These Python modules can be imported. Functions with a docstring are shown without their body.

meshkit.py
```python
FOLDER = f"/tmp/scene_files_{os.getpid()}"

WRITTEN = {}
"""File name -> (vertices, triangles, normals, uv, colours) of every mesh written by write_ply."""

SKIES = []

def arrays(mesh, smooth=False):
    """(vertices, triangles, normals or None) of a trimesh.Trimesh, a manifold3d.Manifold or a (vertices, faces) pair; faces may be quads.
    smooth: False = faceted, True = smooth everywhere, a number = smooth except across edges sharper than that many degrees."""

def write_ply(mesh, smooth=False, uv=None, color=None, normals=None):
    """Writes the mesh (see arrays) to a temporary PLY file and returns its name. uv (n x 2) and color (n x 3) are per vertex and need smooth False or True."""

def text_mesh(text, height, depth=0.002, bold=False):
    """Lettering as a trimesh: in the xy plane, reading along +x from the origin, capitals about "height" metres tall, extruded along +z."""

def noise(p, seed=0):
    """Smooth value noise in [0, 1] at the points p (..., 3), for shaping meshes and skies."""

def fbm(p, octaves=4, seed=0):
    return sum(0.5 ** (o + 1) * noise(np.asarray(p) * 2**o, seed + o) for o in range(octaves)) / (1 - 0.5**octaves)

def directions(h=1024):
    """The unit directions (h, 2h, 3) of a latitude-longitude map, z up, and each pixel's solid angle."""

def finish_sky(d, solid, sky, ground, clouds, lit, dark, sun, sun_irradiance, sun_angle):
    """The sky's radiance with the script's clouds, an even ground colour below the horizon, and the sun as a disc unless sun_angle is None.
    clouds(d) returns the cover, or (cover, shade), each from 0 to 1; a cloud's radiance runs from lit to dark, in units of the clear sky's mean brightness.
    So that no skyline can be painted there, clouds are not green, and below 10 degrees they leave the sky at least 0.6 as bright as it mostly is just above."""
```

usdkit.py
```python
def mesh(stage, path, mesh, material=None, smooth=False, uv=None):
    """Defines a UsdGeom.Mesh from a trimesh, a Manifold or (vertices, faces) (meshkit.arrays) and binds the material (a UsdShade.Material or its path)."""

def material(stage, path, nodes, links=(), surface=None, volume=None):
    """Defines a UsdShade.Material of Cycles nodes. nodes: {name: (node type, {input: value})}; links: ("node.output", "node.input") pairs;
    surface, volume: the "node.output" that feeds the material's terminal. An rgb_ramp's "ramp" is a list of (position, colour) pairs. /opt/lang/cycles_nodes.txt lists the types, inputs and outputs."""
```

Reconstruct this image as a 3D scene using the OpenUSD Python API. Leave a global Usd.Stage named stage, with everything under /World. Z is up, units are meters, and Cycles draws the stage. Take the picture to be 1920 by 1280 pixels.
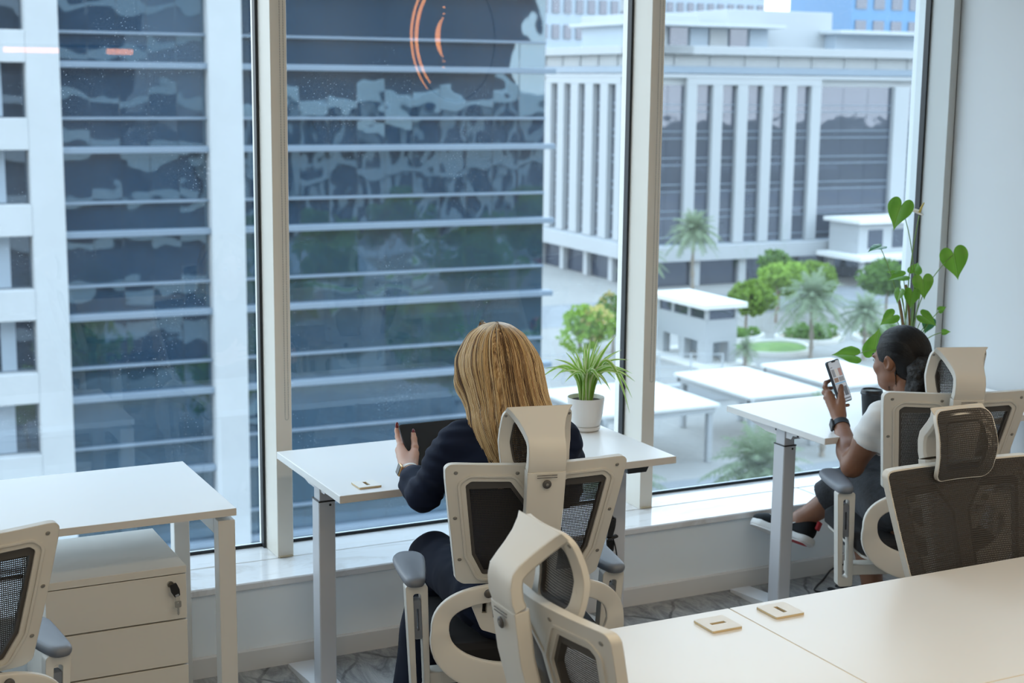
import math, random
import numpy as np, trimesh, manifold3d as m3
import shapely, shapely.geometry as sg, shapely.affinity as sa
import usdkit, meshkit
from pxr import Usd, UsdGeom, UsdLux, UsdShade, Gf, Sdf, Vt

stage = Usd.Stage.CreateInMemory()
UsdGeom.SetStageUpAxis(stage, 'Z')
UsdGeom.SetStageMetersPerUnit(stage, 1.0)
UsdGeom.Xform.Define(stage, '/World')
PI = math.pi

# ------------------------------------------------------------------ camera, sky, sun, room lamps, exposure
YAW, PITCH, ROLL, FPX, CAMZ = 0.4685, 0.17042, 0.011204, 2830.0, 1.955
cam = UsdGeom.Camera.Define(stage, '/World/camera')
cam.CreateHorizontalApertureAttr(36.0)
cam.CreateVerticalApertureAttr(24.0)
cam.CreateFocalLengthAttr(FPX / 1920 * 36)
cam.CreateFStopAttr(5.2)
cam.CreateFocusDistanceAttr(4.0)
cam.CreateExposureAttr(0.66)
_f = np.array([math.sin(YAW) * math.cos(PITCH), math.cos(YAW) * math.cos(PITCH), -math.sin(PITCH)])
_r = np.array([math.cos(YAW), -math.sin(YAW), 0.0])
_u = np.cross(_r, _f)
_r, _u = _r * math.cos(ROLL) + _u * math.sin(ROLL), -_r * math.sin(ROLL) + _u * math.cos(ROLL)
cam.AddTransformOp().Set(Gf.Matrix4d(*_r, 0, *_u, 0, *(-_f), 0, 0, 0, CAMZ, 1))

sky_mat = usdkit.material(stage, '/World/Looks/sky', {
    'tc': ('texture_coordinate', {}), 'sx': ('separate_xyz', {}),
    'mr': ('map_range', {'from_min': -0.05, 'from_max': 0.75, 'clamp': True}),
    'rp': ('rgb_ramp', {'ramp': [(0.0, (1.0, 1.0, 1.0)), (0.2, (0.97, 0.99, 1.01)), (0.5, (0.83, 0.92, 1.0)), (1.0, (0.64, 0.81, 0.99))]}),
    'b': ('background_shader', {'strength': 2.3})},
    [('tc.generated', 'sx.vector'), ('sx.z', 'mr.value'), ('mr.result', 'rp.fac'), ('rp.color', 'b.color')], surface='b.background')
dome = UsdLux.DomeLight.Define(stage, '/World/sky_light')
dome.CreateIntensityAttr(1.0)
UsdShade.MaterialBindingAPI.Apply(dome.GetPrim()).Bind(sky_mat)

sun = UsdLux.DistantLight.Define(stage, '/World/sun_light')
sun.CreateIntensityAttr(2.2)
sun.CreateAngleAttr(0.6)
sun.CreateColorAttr(Gf.Vec3f(1.0, 0.95, 0.86))
def aim(xf, direction, at=(0, 0, 0)):
    d = np.asarray(direction, float); d /= np.linalg.norm(d)
    z = -d
    x = np.cross([0, 0, 1.0] if abs(z[2]) < 0.95 else [0, 1.0, 0], z); x /= np.linalg.norm(x)
    y = np.cross(z, x)
    xf.AddTransformOp().Set(Gf.Matrix4d(*x, 0, *y, 0, *z, 0, *map(float, at), 1))
aim(sun, (0.42, 0.36, -0.85))

LAMPS = [(-0.2, 0.3), (1.6, 0.3), (3.4, 0.3), (0.7, 1.9), (2.6, 1.9), (-0.2, -2.2), (1.6, -2.2), (3.4, -2.2)]
for i, (lx, ly) in enumerate(LAMPS):
    l = UsdLux.RectLight.Define(stage, '/World/panel_light_%03d' % i)
    l.CreateWidthAttr(1.15); l.CreateHeightAttr(0.28)
    l.CreateIntensityAttr(7.0)
    l.CreateColorAttr(Gf.Vec3f(1.0, 0.84, 0.60))
    aim(l, (0, 0, -1), (lx, ly, 2.885))

# ------------------------------------------------------------------ helpers
_taken = {}
def fresh(parent, name):
    k = (parent, name)
    n = _taken.get(k, -1) + 1
    _taken[k] = n
    return '%s/%s' % (parent, name if n == 0 else '%s_%03d' % (name, n))

def tag(prim, label=None, cat=None, group=None, kind=None):
    for k, v in (('label', label), ('category', cat), ('group', group), ('kind', kind)):
        if v:
            prim.SetCustomDataByKey(k, v)

def thing(name, label, cat, loc=(0, 0, 0), rz=0.0, group=None, kind=None):
    p = fresh('/World', name)
    x = UsdGeom.Xform.Define(stage, p)
    x.AddTranslateOp().Set(Gf.Vec3d(*map(float, loc)))
    x.AddRotateZOp().Set(float(rz))
    tag(x.GetPrim(), label, cat, group, kind)
    return p

def part(parent, name, mesh, mat, smooth=35, label=None, kind=None):
    p = fresh(parent, name)
    m = usdkit.mesh(stage, p, mesh, MATS[mat], smooth)
    tag(m.GetPrim(), label, kind=kind)
    return p

def solo(name, mesh, mat, label, cat, group=None, kind=None, smooth=35):
    p = part('/World', name, mesh, mat, smooth)
    tag(stage.GetPrimAtPath(p), label, cat, group, kind)
    return p

def struct(name, mesh, mat, smooth=False, parent='/World', label=None):
    p = fresh(parent, name)
    m = usdkit.mesh(stage, p, mesh, MATS[mat], smooth)
    if parent == '/World':
        tag(m.GetPrim(), label, kind='structure')
    return p

def struct_group(name, loc=(0, 0, 0)):
    p = fresh('/World', name)
    x = UsdGeom.Xform.Define(stage, p)
    x.AddTranslateOp().Set(Gf.Vec3d(*map(float, loc)))
    tag(x.GetPrim(), kind='structure')
    return p

def dup(src, loc, rz=0.0, label=None, group=None, scale=None):
    was = stage.GetPrimAtPath(src).GetCustomData()
    name = src.split('/')[-1]
    if name[-4:-3] == '_' and name[-3:].isdigit():
        name = name[:-4]
    p = fresh('/World', name)
    x = UsdGeom.Xform.Define(stage, p)
    x.GetPrim().GetReferences().AddInternalReference(src)
    x.ClearXformOpOrder()
    x.GetPrim().SetInstanceable(True)
    tr = x.GetPrim().GetAttribute('xformOp:translate'); x.AddTranslateOp().Set(Gf.Vec3d(*map(float, loc)))
    x.AddRotateZOp().Set(float(rz))
    if scale is not None:
        x.AddScaleOp().Set(Gf.Vec3f(*( [scale] * 3 if np.ndim(scale) == 0 else scale)))
    tag(x.GetPrim(), label or was.get('label'), was.get('category'), group or was.get('group'))
    return p

# ---- meshes: every builder returns (vertices, triangles)
def arr(m):
    v, f, _ = meshkit.arrays(m)
    return np.asarray(v, float), np.asarray(f, int)
def join(*ms):
    if len(ms) == 1 and isinstance(ms[0], list):
        ms = ms[0]
    V, F, n = [], [], 0
    for m in ms:
        v, f = arr(m)
        V.append(v); F.append(f + n); n += len(v)
    return np.vstack(V), np.vstack(F)
def mv(m, d=(0, 0, 0), R=None, s=None):
    v, f = arr(m)
    if s is not None: v = v * np.asarray(s, float)
    if R is not None: v = v @ np.asarray(R).T
    return v + np.asarray(d, float), f
def rot(ax, deg):
    a = math.radians(deg); c, s = math.cos(a), math.sin(a)
    return np.array({'x': [[1, 0, 0], [0, c, -s], [0, s, c]], 'y': [[c, 0, s], [0, 1, 0], [-s, 0, c]], 'z': [[c, -s, 0], [s, c, 0], [0, 0, 1]]}[ax], float)
def hull(pts):
    h = m3.Manifold.hull_points(np.asarray(pts, float))
    return arr(h)
def bx(x0, x1, y0, y1, z0, z1):
    v = np.array([[x, y, z] for x in (x0, x1) for y in (y0, y1) for z in (z0, z1)], float)
    f = np.array([[0, 1, 3], [0, 3, 2], [4, 6, 7], [4, 7, 5], [0, 4, 5], [0, 5, 1], [2, 3, 7], [2, 7, 6], [0, 2, 6], [0, 6, 4], [1, 5, 7], [1, 7, 3]])
    return v, f
def cb(x0, x1, y0, y1, z0, z1, c=0.003):
    """box with chamfered edges"""
    P = []
    for a, b in ((0, c), (c, 0)):
        pass
    for x in ((x0, 1), (x1, -1)):
        for y in ((y0, 1), (y1, -1)):
            for z in ((z0, 1), (z1, -1)):
                P += [(x[0], y[0] + y[1] * c, z[0] + z[1] * c), (x[0] + x[1] * c, y[0], z[0] + z[1] * c), (x[0] + x[1] * c, y[0] + y[1] * c, z[0])]
    return hull(P)
def rb(x0, x1, y0, y1, z0, z1, r, n=12):
    s = trimesh.creation.icosphere(1 if n < 16 else 2, r).vertices
    P = [s + np.array([x, y, z]) for x in (x0 + r, x1 - r) for y in (y0 + r, y1 - r) for z in (z0 + r, z1 - r)]
    return hull(np.vstack(P))
def prism(poly, z0, z1):
    out = []
    for g in getattr(poly, 'geoms', [poly]):
        m = trimesh.creation.extrude_polygon(g, z1 - z0, engine='earcut')
        m.apply_translation([0, 0, z0]); out.append(m)
    return join(out)
def rrect(x0, x1, y0, y1, r, n=8):
    return sg.box(x0 + r, y0 + r, x1 - r, y1 - r).buffer(r, quad_segs=n)
def soft(pts, r, n=6):
    """polygon with its corners rounded"""
    p = sg.Polygon(pts)
    return p.buffer(-r, quad_segs=n).buffer(r, quad_segs=n).buffer(r * .6, quad_segs=n).buffer(-r * .6, quad_segs=n)
def frames(P):
    P = np.asarray(P, float)
    t = np.gradient(P, axis=0); t /= np.linalg.norm(t, axis=1)[:, None] + 1e-12
    a = np.cross(t[0], [0, 0, 1.0] if abs(t[0][2]) < .9 else [1.0, 0, 0]); a /= np.linalg.norm(a)
    A = []
    for ti in t:
        a = a - ti * (a @ ti); a /= np.linalg.norm(a) + 1e-12
        A.append(a)
    A = np.array(A)
    return P, t, A, np.cross(t, A)
def tube(P, r, n=8, cap=True):
    P, t, A, B = frames(P)
    r = np.broadcast_to(np.asarray(r, float), (len(P),))
    an = np.arange(n) * 2 * PI / n
    v = P[:, None] + r[:, None, None] * (np.cos(an)[None, :, None] * A[:, None] + np.sin(an)[None, :, None] * B[:, None])
    return loft(v, cap)
def loft(rings, cap=True):
    """rings (k, n, 3): a closed skin through the rings"""
    rings = np.asarray(rings, float); k, n = rings.shape[:2]
    i, j = np.meshgrid(np.arange(k - 1), np.arange(n), indexing='ij')
    a, b, c, d = i * n + j, i * n + (j + 1) % n, (i + 1) * n + (j + 1) % n, (i + 1) * n + j
    F = np.vstack([np.stack([a, b, c], -1).reshape(-1, 3), np.stack([a, c, d], -1).reshape(-1, 3)])
    V = rings.reshape(-1, 3)
    if cap:
        V = np.vstack([V, rings[0].mean(0), rings[-1].mean(0)])
        m = k * n
        q = np.arange(n)
        F = np.vstack([F, np.stack([(q + 1) % n, q, np.full(n, m)], -1), np.stack([(k - 1) * n + q, (k - 1) * n + (q + 1) % n, np.full(n, m + 1)], -1)])
    return V, F
def lathe(prof, n=32):
    prof = np.asarray(prof, float)
    an = np.arange(n) * 2 * PI / n
    v = np.stack([prof[:, None, 0] * np.cos(an), prof[:, None, 0] * np.sin(an), np.broadcast_to(prof[:, None, 1], (len(prof), n))], -1)
    return loft(v, True)
def spline(P, n):
    from scipy.interpolate import CubicSpline
    P = np.asarray(P, float)
    s = np.r_[0, np.cumsum(np.linalg.norm(np.diff(P, axis=0), axis=1))]
    return CubicSpline(s, P)(np.linspace(0, s[-1], n))
def grid(P):
    """P (a, b, 3) -> open sheet"""
    P = np.asarray(P, float); a, b = P.shape[:2]
    i, j = np.meshgrid(np.arange(a - 1), np.arange(b - 1), indexing='ij')
    q = np.stack([i * b + j, i * b + j + 1, (i + 1) * b + j + 1, (i + 1) * b + j], -1).reshape(-1, 4)
    return P.reshape(-1, 3), np.vstack([q[:, [0, 1, 2]], q[:, [0, 2, 3]]])
def slab(P, th):
    """sheet P (a,b,3) thickened along its normals (closed)"""
    P = np.asarray(P, float)
    n = np.cross(np.gradient(P, axis=0), np.gradient(P, axis=1)); n /= np.linalg.norm(n, axis=2)[..., None] + 1e-12
    a, b = P.shape[:2]
    A, B = P + n * th / 2, P - n * th / 2
    v1, f1 = grid(A); v2, f2 = grid(B)
    N = a * b
    edge = [(i, 0) for i in range(a)] + [(a - 1, j) for j in range(1, b)] + [(i, b - 1) for i in range(a - 2, -1, -1)] + [(0, j) for j in range(b - 2, 0, -1)]
    e = np.array([i * b + j for i, j in edge]); e2 = np.roll(e, -1)
    side = np.vstack([np.stack([e, e2, e2 + N], -1), np.stack([e, e2 + N, e + N], -1)])
    m = trimesh.Trimesh(np.vstack([v1, v2]), np.vstack([f1, f2[:, ::-1] + N, side]), process=False)
    m.fix_normals()
    return arr(m)

def lin(h):
    h = h.lstrip('#'); c = np.array([int(h[i:i + 2], 16) for i in (0, 2, 4)]) / 255
    return tuple(np.where(c <= 0.04045, c / 12.92, ((c + 0.055) / 1.055) ** 2.4))
MATS = {}
def pbr(name, color, rough=0.5, noise=None, bump=None, **kw):
    """noise: (scale, amount, second colour or None); bump: (scale, strength, distance)"""
    nodes = {'p': ('principled_bsdf', {'base_color': color, 'roughness': rough, **kw})}
    links = []
    if noise or bump:
        nodes['tc'] = ('texture_coordinate', {})
    if noise:
        sc, amt, c2 = noise
        c2 = c2 or tuple(np.array(color) * (1 - amt))
        nodes['n'] = ('noise_texture', {'scale': sc, 'detail': 4.0, 'roughness': 0.6})
        nodes['r'] = ('rgb_ramp', {'ramp': [(0.35, color), (0.65, c2)]})
        links += [('tc.object', 'n.vector'), ('n.fac', 'r.fac'), ('r.color', 'p.base_color')]
    if bump:
        nodes['bn'] = ('noise_texture', {'scale': bump[0], 'detail': 3.0})
        nodes['b'] = ('bump', {'strength': bump[1], 'distance': bump[2]})
        links += [('tc.object', 'bn.vector'), ('bn.fac', 'b.height'), ('b.normal', 'p.normal')]
    MATS[name] = usdkit.material(stage, '/World/Looks/' + name, nodes, links, surface='p.BSDF')
def mat(name, nodes, links, surface):
    MATS[name] = usdkit.material(stage, '/World/Looks/' + name, nodes, links, surface=surface)
# ------------------------------------------------------------------ materials
pbr('wall_paint', (0.74, 0.75, 0.75), 0.6, bump=(60, 0.05, 0.002))
pbr('low_wall_lit_tone', (0.84, 0.90, 0.93), 0.5)  # wall paint with bluish bounced daylight put into its colour
pbr('end_wall_shade_tone', (0.60, 0.63, 0.65), 0.55)  # same wall paint, darkened in its colour to stand for weaker light
pbr('ceiling_paint', (0.8, 0.79, 0.77), 0.8)
pbr('skirting_paint', (0.72, 0.71, 0.69), 0.35)
pbr('jamb_grey', (0.50, 0.53, 0.53), 0.45)
pbr('aluminium', (0.74, 0.705, 0.63), 0.42, bump=(90, 0.03, 0.001))  # beige of the warm light from above is mixed into this colour
pbr('gasket', (0.012, 0.016, 0.02), 0.5)
pbr('sealant', (0.62, 0.55, 0.40), 0.6)
pbr('desk_white', (0.80, 0.80, 0.79), 0.32, bump=(400, 0.03, 0.0006))
pbr('desk_edge', (0.70, 0.67, 0.63), 0.5)
pbr('frame_white', (0.72, 0.71, 0.68), 0.38)
pbr('drawer_white', (0.68, 0.66, 0.61), 0.45)
pbr('leg_grey', (0.60, 0.62, 0.66), 0.38)
pbr('foot_white', (0.74, 0.75, 0.77), 0.35)
pbr('black_plastic', (0.012, 0.012, 0.014), 0.45)
pbr('cable_black', (0.01, 0.01, 0.012), 0.4)
pbr('steel', (0.55, 0.52, 0.46), 0.3, metallic=1.0)
pbr('chrome', (0.75, 0.75, 0.75), 0.18, metallic=1.0)
pbr('ply_top', (0.80, 0.78, 0.73), 0.45)
pbr('beige_edge', (0.66, 0.52, 0.30), 0.5)
pbr('slot_dark', (0.20, 0.17, 0.12), 0.7)
mat('stone', {'tc': ('texture_coordinate', {}), 'm': ('mapping', {'scale': (1.0, 2.2, 1.0), 'rotation': (0, 0, 0.5)}),
              'n': ('noise_texture', {'scale': 2.6, 'detail': 6.0, 'roughness': 0.65, 'distortion': 1.2}),
              'r': ('rgb_ramp', {'ramp': [(0.3, (0.73, 0.72, 0.71)), (0.52, (0.76, 0.76, 0.76)), (0.62, (0.64, 0.62, 0.60)), (0.68, (0.75, 0.75, 0.75))]}),
              'p': ('principled_bsdf', {'roughness': 0.14})},
    [('tc.object', 'm.vector'), ('m.vector', 'n.vector'), ('n.fac', 'r.fac'), ('r.color', 'p.base_color')], 'p.BSDF')
pbr('stone_edge', (0.60, 0.55, 0.50), 0.6, noise=(12, 0.3, (0.75, 0.74, 0.72)))
# carpet: marbled grey pile with thin dark lines that cross at slants
mat('carpet', {'tc': ('texture_coordinate', {}),
               'w': ('noise_texture', {'scale': 2.2, 'detail': 4.0, 'roughness': 0.7}), 'ws': ('vector_math', {'math_type': 'scale', 'scale': 0.16}), 'wa': ('vector_math', {'math_type': 'add'}),
               'm1': ('mapping', {'rotation': (0, 0, 0.62)}), 's1': ('separate_xyz', {}), 'k1': ('math', {'math_type': 'multiply', 'value2': 24.0}), 'q1': ('math', {'math_type': 'sine'}),
               'm2': ('mapping', {'rotation': (0, 0, -0.80)}), 's2': ('separate_xyz', {}), 'k2': ('math', {'math_type': 'multiply', 'value2': 19.0}), 'q2': ('math', {'math_type': 'sine'}),
               'mxx': ('math', {'math_type': 'maximum'}), 'lr': ('map_range', {'from_min': 0.982, 'from_max': 0.998, 'clamp': True}),
               'bk': ('noise_texture', {'scale': 5.0, 'detail': 3.0}), 'br': ('map_range', {'from_min': 0.40, 'from_max': 0.56, 'to_min': 0.0, 'to_max': 0.85, 'clamp': True}), 'lm': ('math', {'math_type': 'multiply'}),
               'sm': ('mapping', {'scale': (9.0, 3.0, 1.0), 'rotation': (0, 0, 0.35)}),
               'n': ('noise_texture', {'scale': 1.6, 'detail': 9.0, 'roughness': 0.78, 'distortion': 0.9}),
               'nr': ('rgb_ramp', {'ramp': [(0.30, (0.09, 0.095, 0.10)), (0.45, (0.24, 0.24, 0.24)), (0.55, (0.36, 0.355, 0.345)), (0.70, (0.52, 0.51, 0.49))]}),
               'mx': ('mix_color', {'blend_type': 'mix', 'b': (0.05, 0.052, 0.055)}),
               'bn': ('noise_texture', {'scale': 420.0, 'detail': 2.0}), 'b': ('bump', {'strength': 0.6, 'distance': 0.004}),
               'p': ('principled_bsdf', {'roughness': 0.95, 'sheen_weight': 0.2})},
    [('tc.object', 'w.vector'), ('w.color', 'ws.vector1'), ('ws.vector', 'wa.vector1'), ('tc.object', 'wa.vector2'),
     ('wa.vector', 'm1.vector'), ('m1.vector', 's1.vector'), ('s1.x', 'k1.value1'), ('k1.value', 'q1.value1'), ('wa.vector', 'm2.vector'), ('m2.vector', 's2.vector'), ('s2.x', 'k2.value1'), ('k2.value', 'q2.value1'),
     ('q1.value', 'mxx.value1'), ('q2.value', 'mxx.value2'), ('mxx.value', 'lr.value'), ('tc.object', 'bk.vector'), ('bk.fac', 'br.value'), ('lr.result', 'lm.value1'), ('br.result', 'lm.value2'),
     ('tc.object', 'sm.vector'), ('sm.vector', 'n.vector'), ('n.fac', 'nr.fac'), ('nr.color', 'mx.a'), ('lm.value', 'mx.fac'), ('mx.result', 'p.base_color'),
     ('tc.object', 'bn.vector'), ('bn.fac', 'b.height'), ('b.normal', 'p.normal')], 'p.BSDF')
# window glass: clear with a faint blue tint, a mirror-like sheen and a film of dust with specks
mat('window_glass', {'tc': ('texture_coordinate', {}),
                     't': ('transparent_bsdf', {'color': (0.90, 0.955, 0.985)}), 'g': ('glossy_bsdf', {'roughness': 0.0, 'color': (0.9, 0.95, 1.0)}),
                     'f': ('layer_weight', {'blend': 0.5}), 'f5': ('math', {'math_type': 'power', 'value2': 5.0}), 'fm': ('math', {'math_type': 'multiply_add', 'value2': 0.95, 'value3': 0.034}), 'mg': ('mix_closure', {}),
                     'd': ('diffuse_bsdf', {'color': (0.8, 0.84, 0.88)}), 'tl': ('translucent_bsdf', {'color': (0.80, 0.86, 0.92)}), 'dm': ('mix_closure', {'fac': 0.8}),
                     'n': ('noise_texture', {'scale': 2.2, 'detail': 4.0}), 'nr': ('map_range', {'from_min': 0.35, 'from_max': 0.7, 'to_min': 0.0015, 'to_max': 0.006, 'clamp': True}),
                     'v': ('voronoi_texture', {'feature': 'f1', 'scale': 75.0}), 'vr': ('map_range', {'from_min': 0.10, 'from_max': 0.13, 'to_min': 0.16, 'to_max': 0.0, 'clamp': True}),
                     'k': ('noise_texture', {'scale': 4.5, 'detail': 2.0}), 'kr': ('map_range', {'from_min': 0.5, 'from_max': 0.72, 'to_min': 0.0, 'to_max': 1.0, 'clamp': True}),
                     'sp': ('math', {'math_type': 'multiply'}), 'su': ('math', {'math_type': 'add', 'use_clamp': True}), 'mx': ('mix_closure', {})},
    [('f.facing', 'f5.value1'), ('f5.value', 'fm.value1'), ('fm.value', 'mg.fac'), ('t.BSDF', 'mg.closure1'), ('g.BSDF', 'mg.closure2'), ('d.BSDF', 'dm.closure1'), ('tl.BSDF', 'dm.closure2'),
     ('tc.object', 'n.vector'), ('n.fac', 'nr.value'), ('tc.object', 'v.vector'), ('v.distance', 'vr.value'), ('tc.object', 'k.vector'), ('k.fac', 'kr.value'),
     ('vr.result', 'sp.value1'), ('kr.result', 'sp.value2'), ('nr.result', 'su.value1'), ('sp.value', 'su.value2'), ('su.value', 'mx.fac'),
     ('mg.closure', 'mx.closure1'), ('dm.closure', 'mx.closure2')], 'mx.closure')
mat('ring_glow', {'e': ('emission', {'color': (1.0, 0.34, 0.10), 'strength': 8.0})}, [], 'e.emission')
mat('lamp_glow', {'e': ('emission', {'color': (1.0, 0.30, 0.10), 'strength': 6.0})}, [], 'e.emission')

# ------------------------------------------------------------------ the room
YW, YG, ZS = 4.686, 5.043, 0.308          # face of the low wall, glass, top of the sill
MX = [-1.394, 0.087, 1.565, 3.040, 4.504]  # left faces of the mullions
XR, XL, YB, ZC = 4.545, -1.36, -4.2, 2.92  # right wall, left wall, back wall, ceiling
struct('floor', bx(XL - .2, XR + .2, YB - .2, YW + .2, -0.25, 0.0), 'carpet')
struct('wall_front', bx(XL - .2, XR + .2, YW, YG + .12, -0.2, ZS - 0.026), 'low_wall_lit_tone')
struct('wall_right', bx(XR, XR + 0.2, YB - .2, YG + .12, -0.2, 3.2), 'end_wall_shade_tone')
struct('wall_left', bx(XL - 0.2, XL, YB - .2, YG + .12, -0.2, 3.2), 'wall_paint')
struct('wall_back', bx(XL - .2, XR + .2, YB - .2, YB, -0.2, 3.2), 'wall_paint')
struct('ceiling', bx(XL - .2, XR + .2, YB - .2, YG + .12, ZC, 3.2), 'ceiling_paint')
struct('trim_1', bx(XL, XR, YW + 0.02, YG + .10, 2.72, ZC), 'aluminium')
struct('baseboard_front', cb(XL, XR - .002, YW - 0.013, YW + .01, -0.02, 0.071, 0.004), 'skirting_paint', 30)
struct('baseboard_right', cb(XR - 0.013, XR + .01, YB, YW - .013, -0.02, 0.071, 0.004), 'skirting_paint', 30)
sill = struct_group('trim_2')
xs = [XL, -0.2, 1.0, 2.29, 3.805, XR]
for a, b in zip(xs[:-1], xs[1:]):
    struct('stone_slab', cb(a + .0012, b - .0012, YW - 0.018, 4.880, ZS - 0.026, ZS, 0.004), 'stone', 30, sill)
xs = [XL, 0.4, 1.62, 3.09, XR]
for a, b in zip(xs[:-1], xs[1:]):
    struct('stone_slab', cb(a + .0012, b - .0012, 4.8825, YG + .02, ZS - 0.026, ZS, 0.003), 'stone', 30, sill)
for i in range(4):
    x0, x1 = MX[i] + 0.055, MX[i + 1]
    w = struct_group('window_%d' % (i + 1))
    struct('glass_pane', bx(x0 - .02, x1 + .02, YG + 0.001, YG + 0.0085, ZS - .01, 2.74), 'window_glass', False, w)
    struct('gasket', bx(x1 - 0.010, x1 - 0.001, YG - 0.03, YG - 0.0005, ZS, 2.72), 'gasket', False, w)
    struct('gasket', bx(x0 + .001, x0 + 0.006, YG - 0.012, YG - 0.0005, ZS, 2.72), 'gasket', False, w)
    struct('gasket', bx(x0 + .006, x1 - 0.010, YG - 0.008, YG - 0.0005, ZS, ZS + 0.011), 'gasket', False, w)
for i in range(1, 4):
    m = struct_group('trim_%d' % (i + 2))
    struct('mullion', cb(MX[i], MX[i] + 0.057, 4.882, YG + .05, ZS, 2.74, 0.0015), 'aluminium', 30, m)
    struct('sealant_bead', cb(MX[i] + .004, MX[i] + 0.055, 4.876, 4.885, ZS, ZS + 0.006, 0.002), 'sealant', 30, m)
m = struct_group('trim_6')
struct('jamb', cb(MX[4], XR - .004, 4.882, YG + .05, ZS, 2.74, 0.0015), 'jamb_grey', 30, m)
struct('joint', bx(XR - .004, XR + .001, 4.884, YG + .05, ZS, 2.74), 'gasket', False, m)

# blind chains on the mullions
pbr('chain_metal', (0.30, 0.29, 0.26), 0.4, metallic=0.6)
def chain(x, z0, lab, wd):
    t = thing('blind_chain', lab, 'blind chain', (x, 4.872, 0))
    P = [(-wd, 0, 2.70)] + [(-wd, 0, z) for z in np.linspace(2.6, z0 + wd, 12)] + [(wd * math.cos(a), 0, z0 + wd + wd * math.sin(a)) for a in np.linspace(PI * 1.12, PI * 1.88, 9)] + [(wd, 0, z) for z in np.linspace(z0 + wd, 2.7, 12)]
    part(t, 'cord', tube(np.array(P), 0.0008, 5), 'chain_metal')
    b = trimesh.creation.icosphere(0, 0.0017)
    zs = np.arange(z0 + .02, 2.62, 0.0085)
    part(t, 'beads', join([mv(b, (s * wd, 0, z)) for s in (-1, 1) for z in zs]), 'chain_metal', kind='stuff')
chain(1.601, 0.80, 'beaded blind chain hanging beside the blonde woman, on the mullion behind her desk', 0.006)
chain(3.074, 0.815, 'beaded blind chain on the mullion behind the potted spider plant', 0.007)

# ------------------------------------------------------------------ desks and drawers
def bench_desk():
    t = thing('bench_desk', 'white bench desk with square tube legs over the three-drawer pedestal', 'desk', (0.595, 4.41, 0))
    part(t, 'tabletop', cb(-0.6, 0.6, -0.30, 0.298, 0.713, 0.735, 0.0012), 'desk_white', 30)
    part(t, 'edge_band', bx(-0.6, 0.6, -0.3008, -0.2996, 0.7135, 0.7345), 'desk_edge', False, 'beige grey front edge of the top')
    for s in (-1, 1):
        x0, x1 = (0.55, 0.6) if s > 0 else (-0.6, -0.55)
        part(t, 'leg', cb(x0, x1, -0.285, -0.235, 0.0, 0.697, 0.002), 'frame_white', 30)
        part(t, 'leg', cb(x0, x1, 0.235, 0.285, 0.0, 0.697, 0.002), 'frame_white', 30)
        part(t, 'beam', cb(x0, x1, -0.235, 0.235, 0.647, 0.697, 0.002), 'frame_white', 30)
        for y in (-0.2, 0.2):
            part(t, 'spacer', cb(x0 + .01, x1 - .01, y - .02, y + .02, 0.695, 0.714, 0.001), 'frame_white', 30)
    part(t, 'crossbar', cb(-0.55, 0.55, 0.08, 0.12, 0.655, 0.69, 0.002), 'frame_white', 30)
bench_desk()

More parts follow.
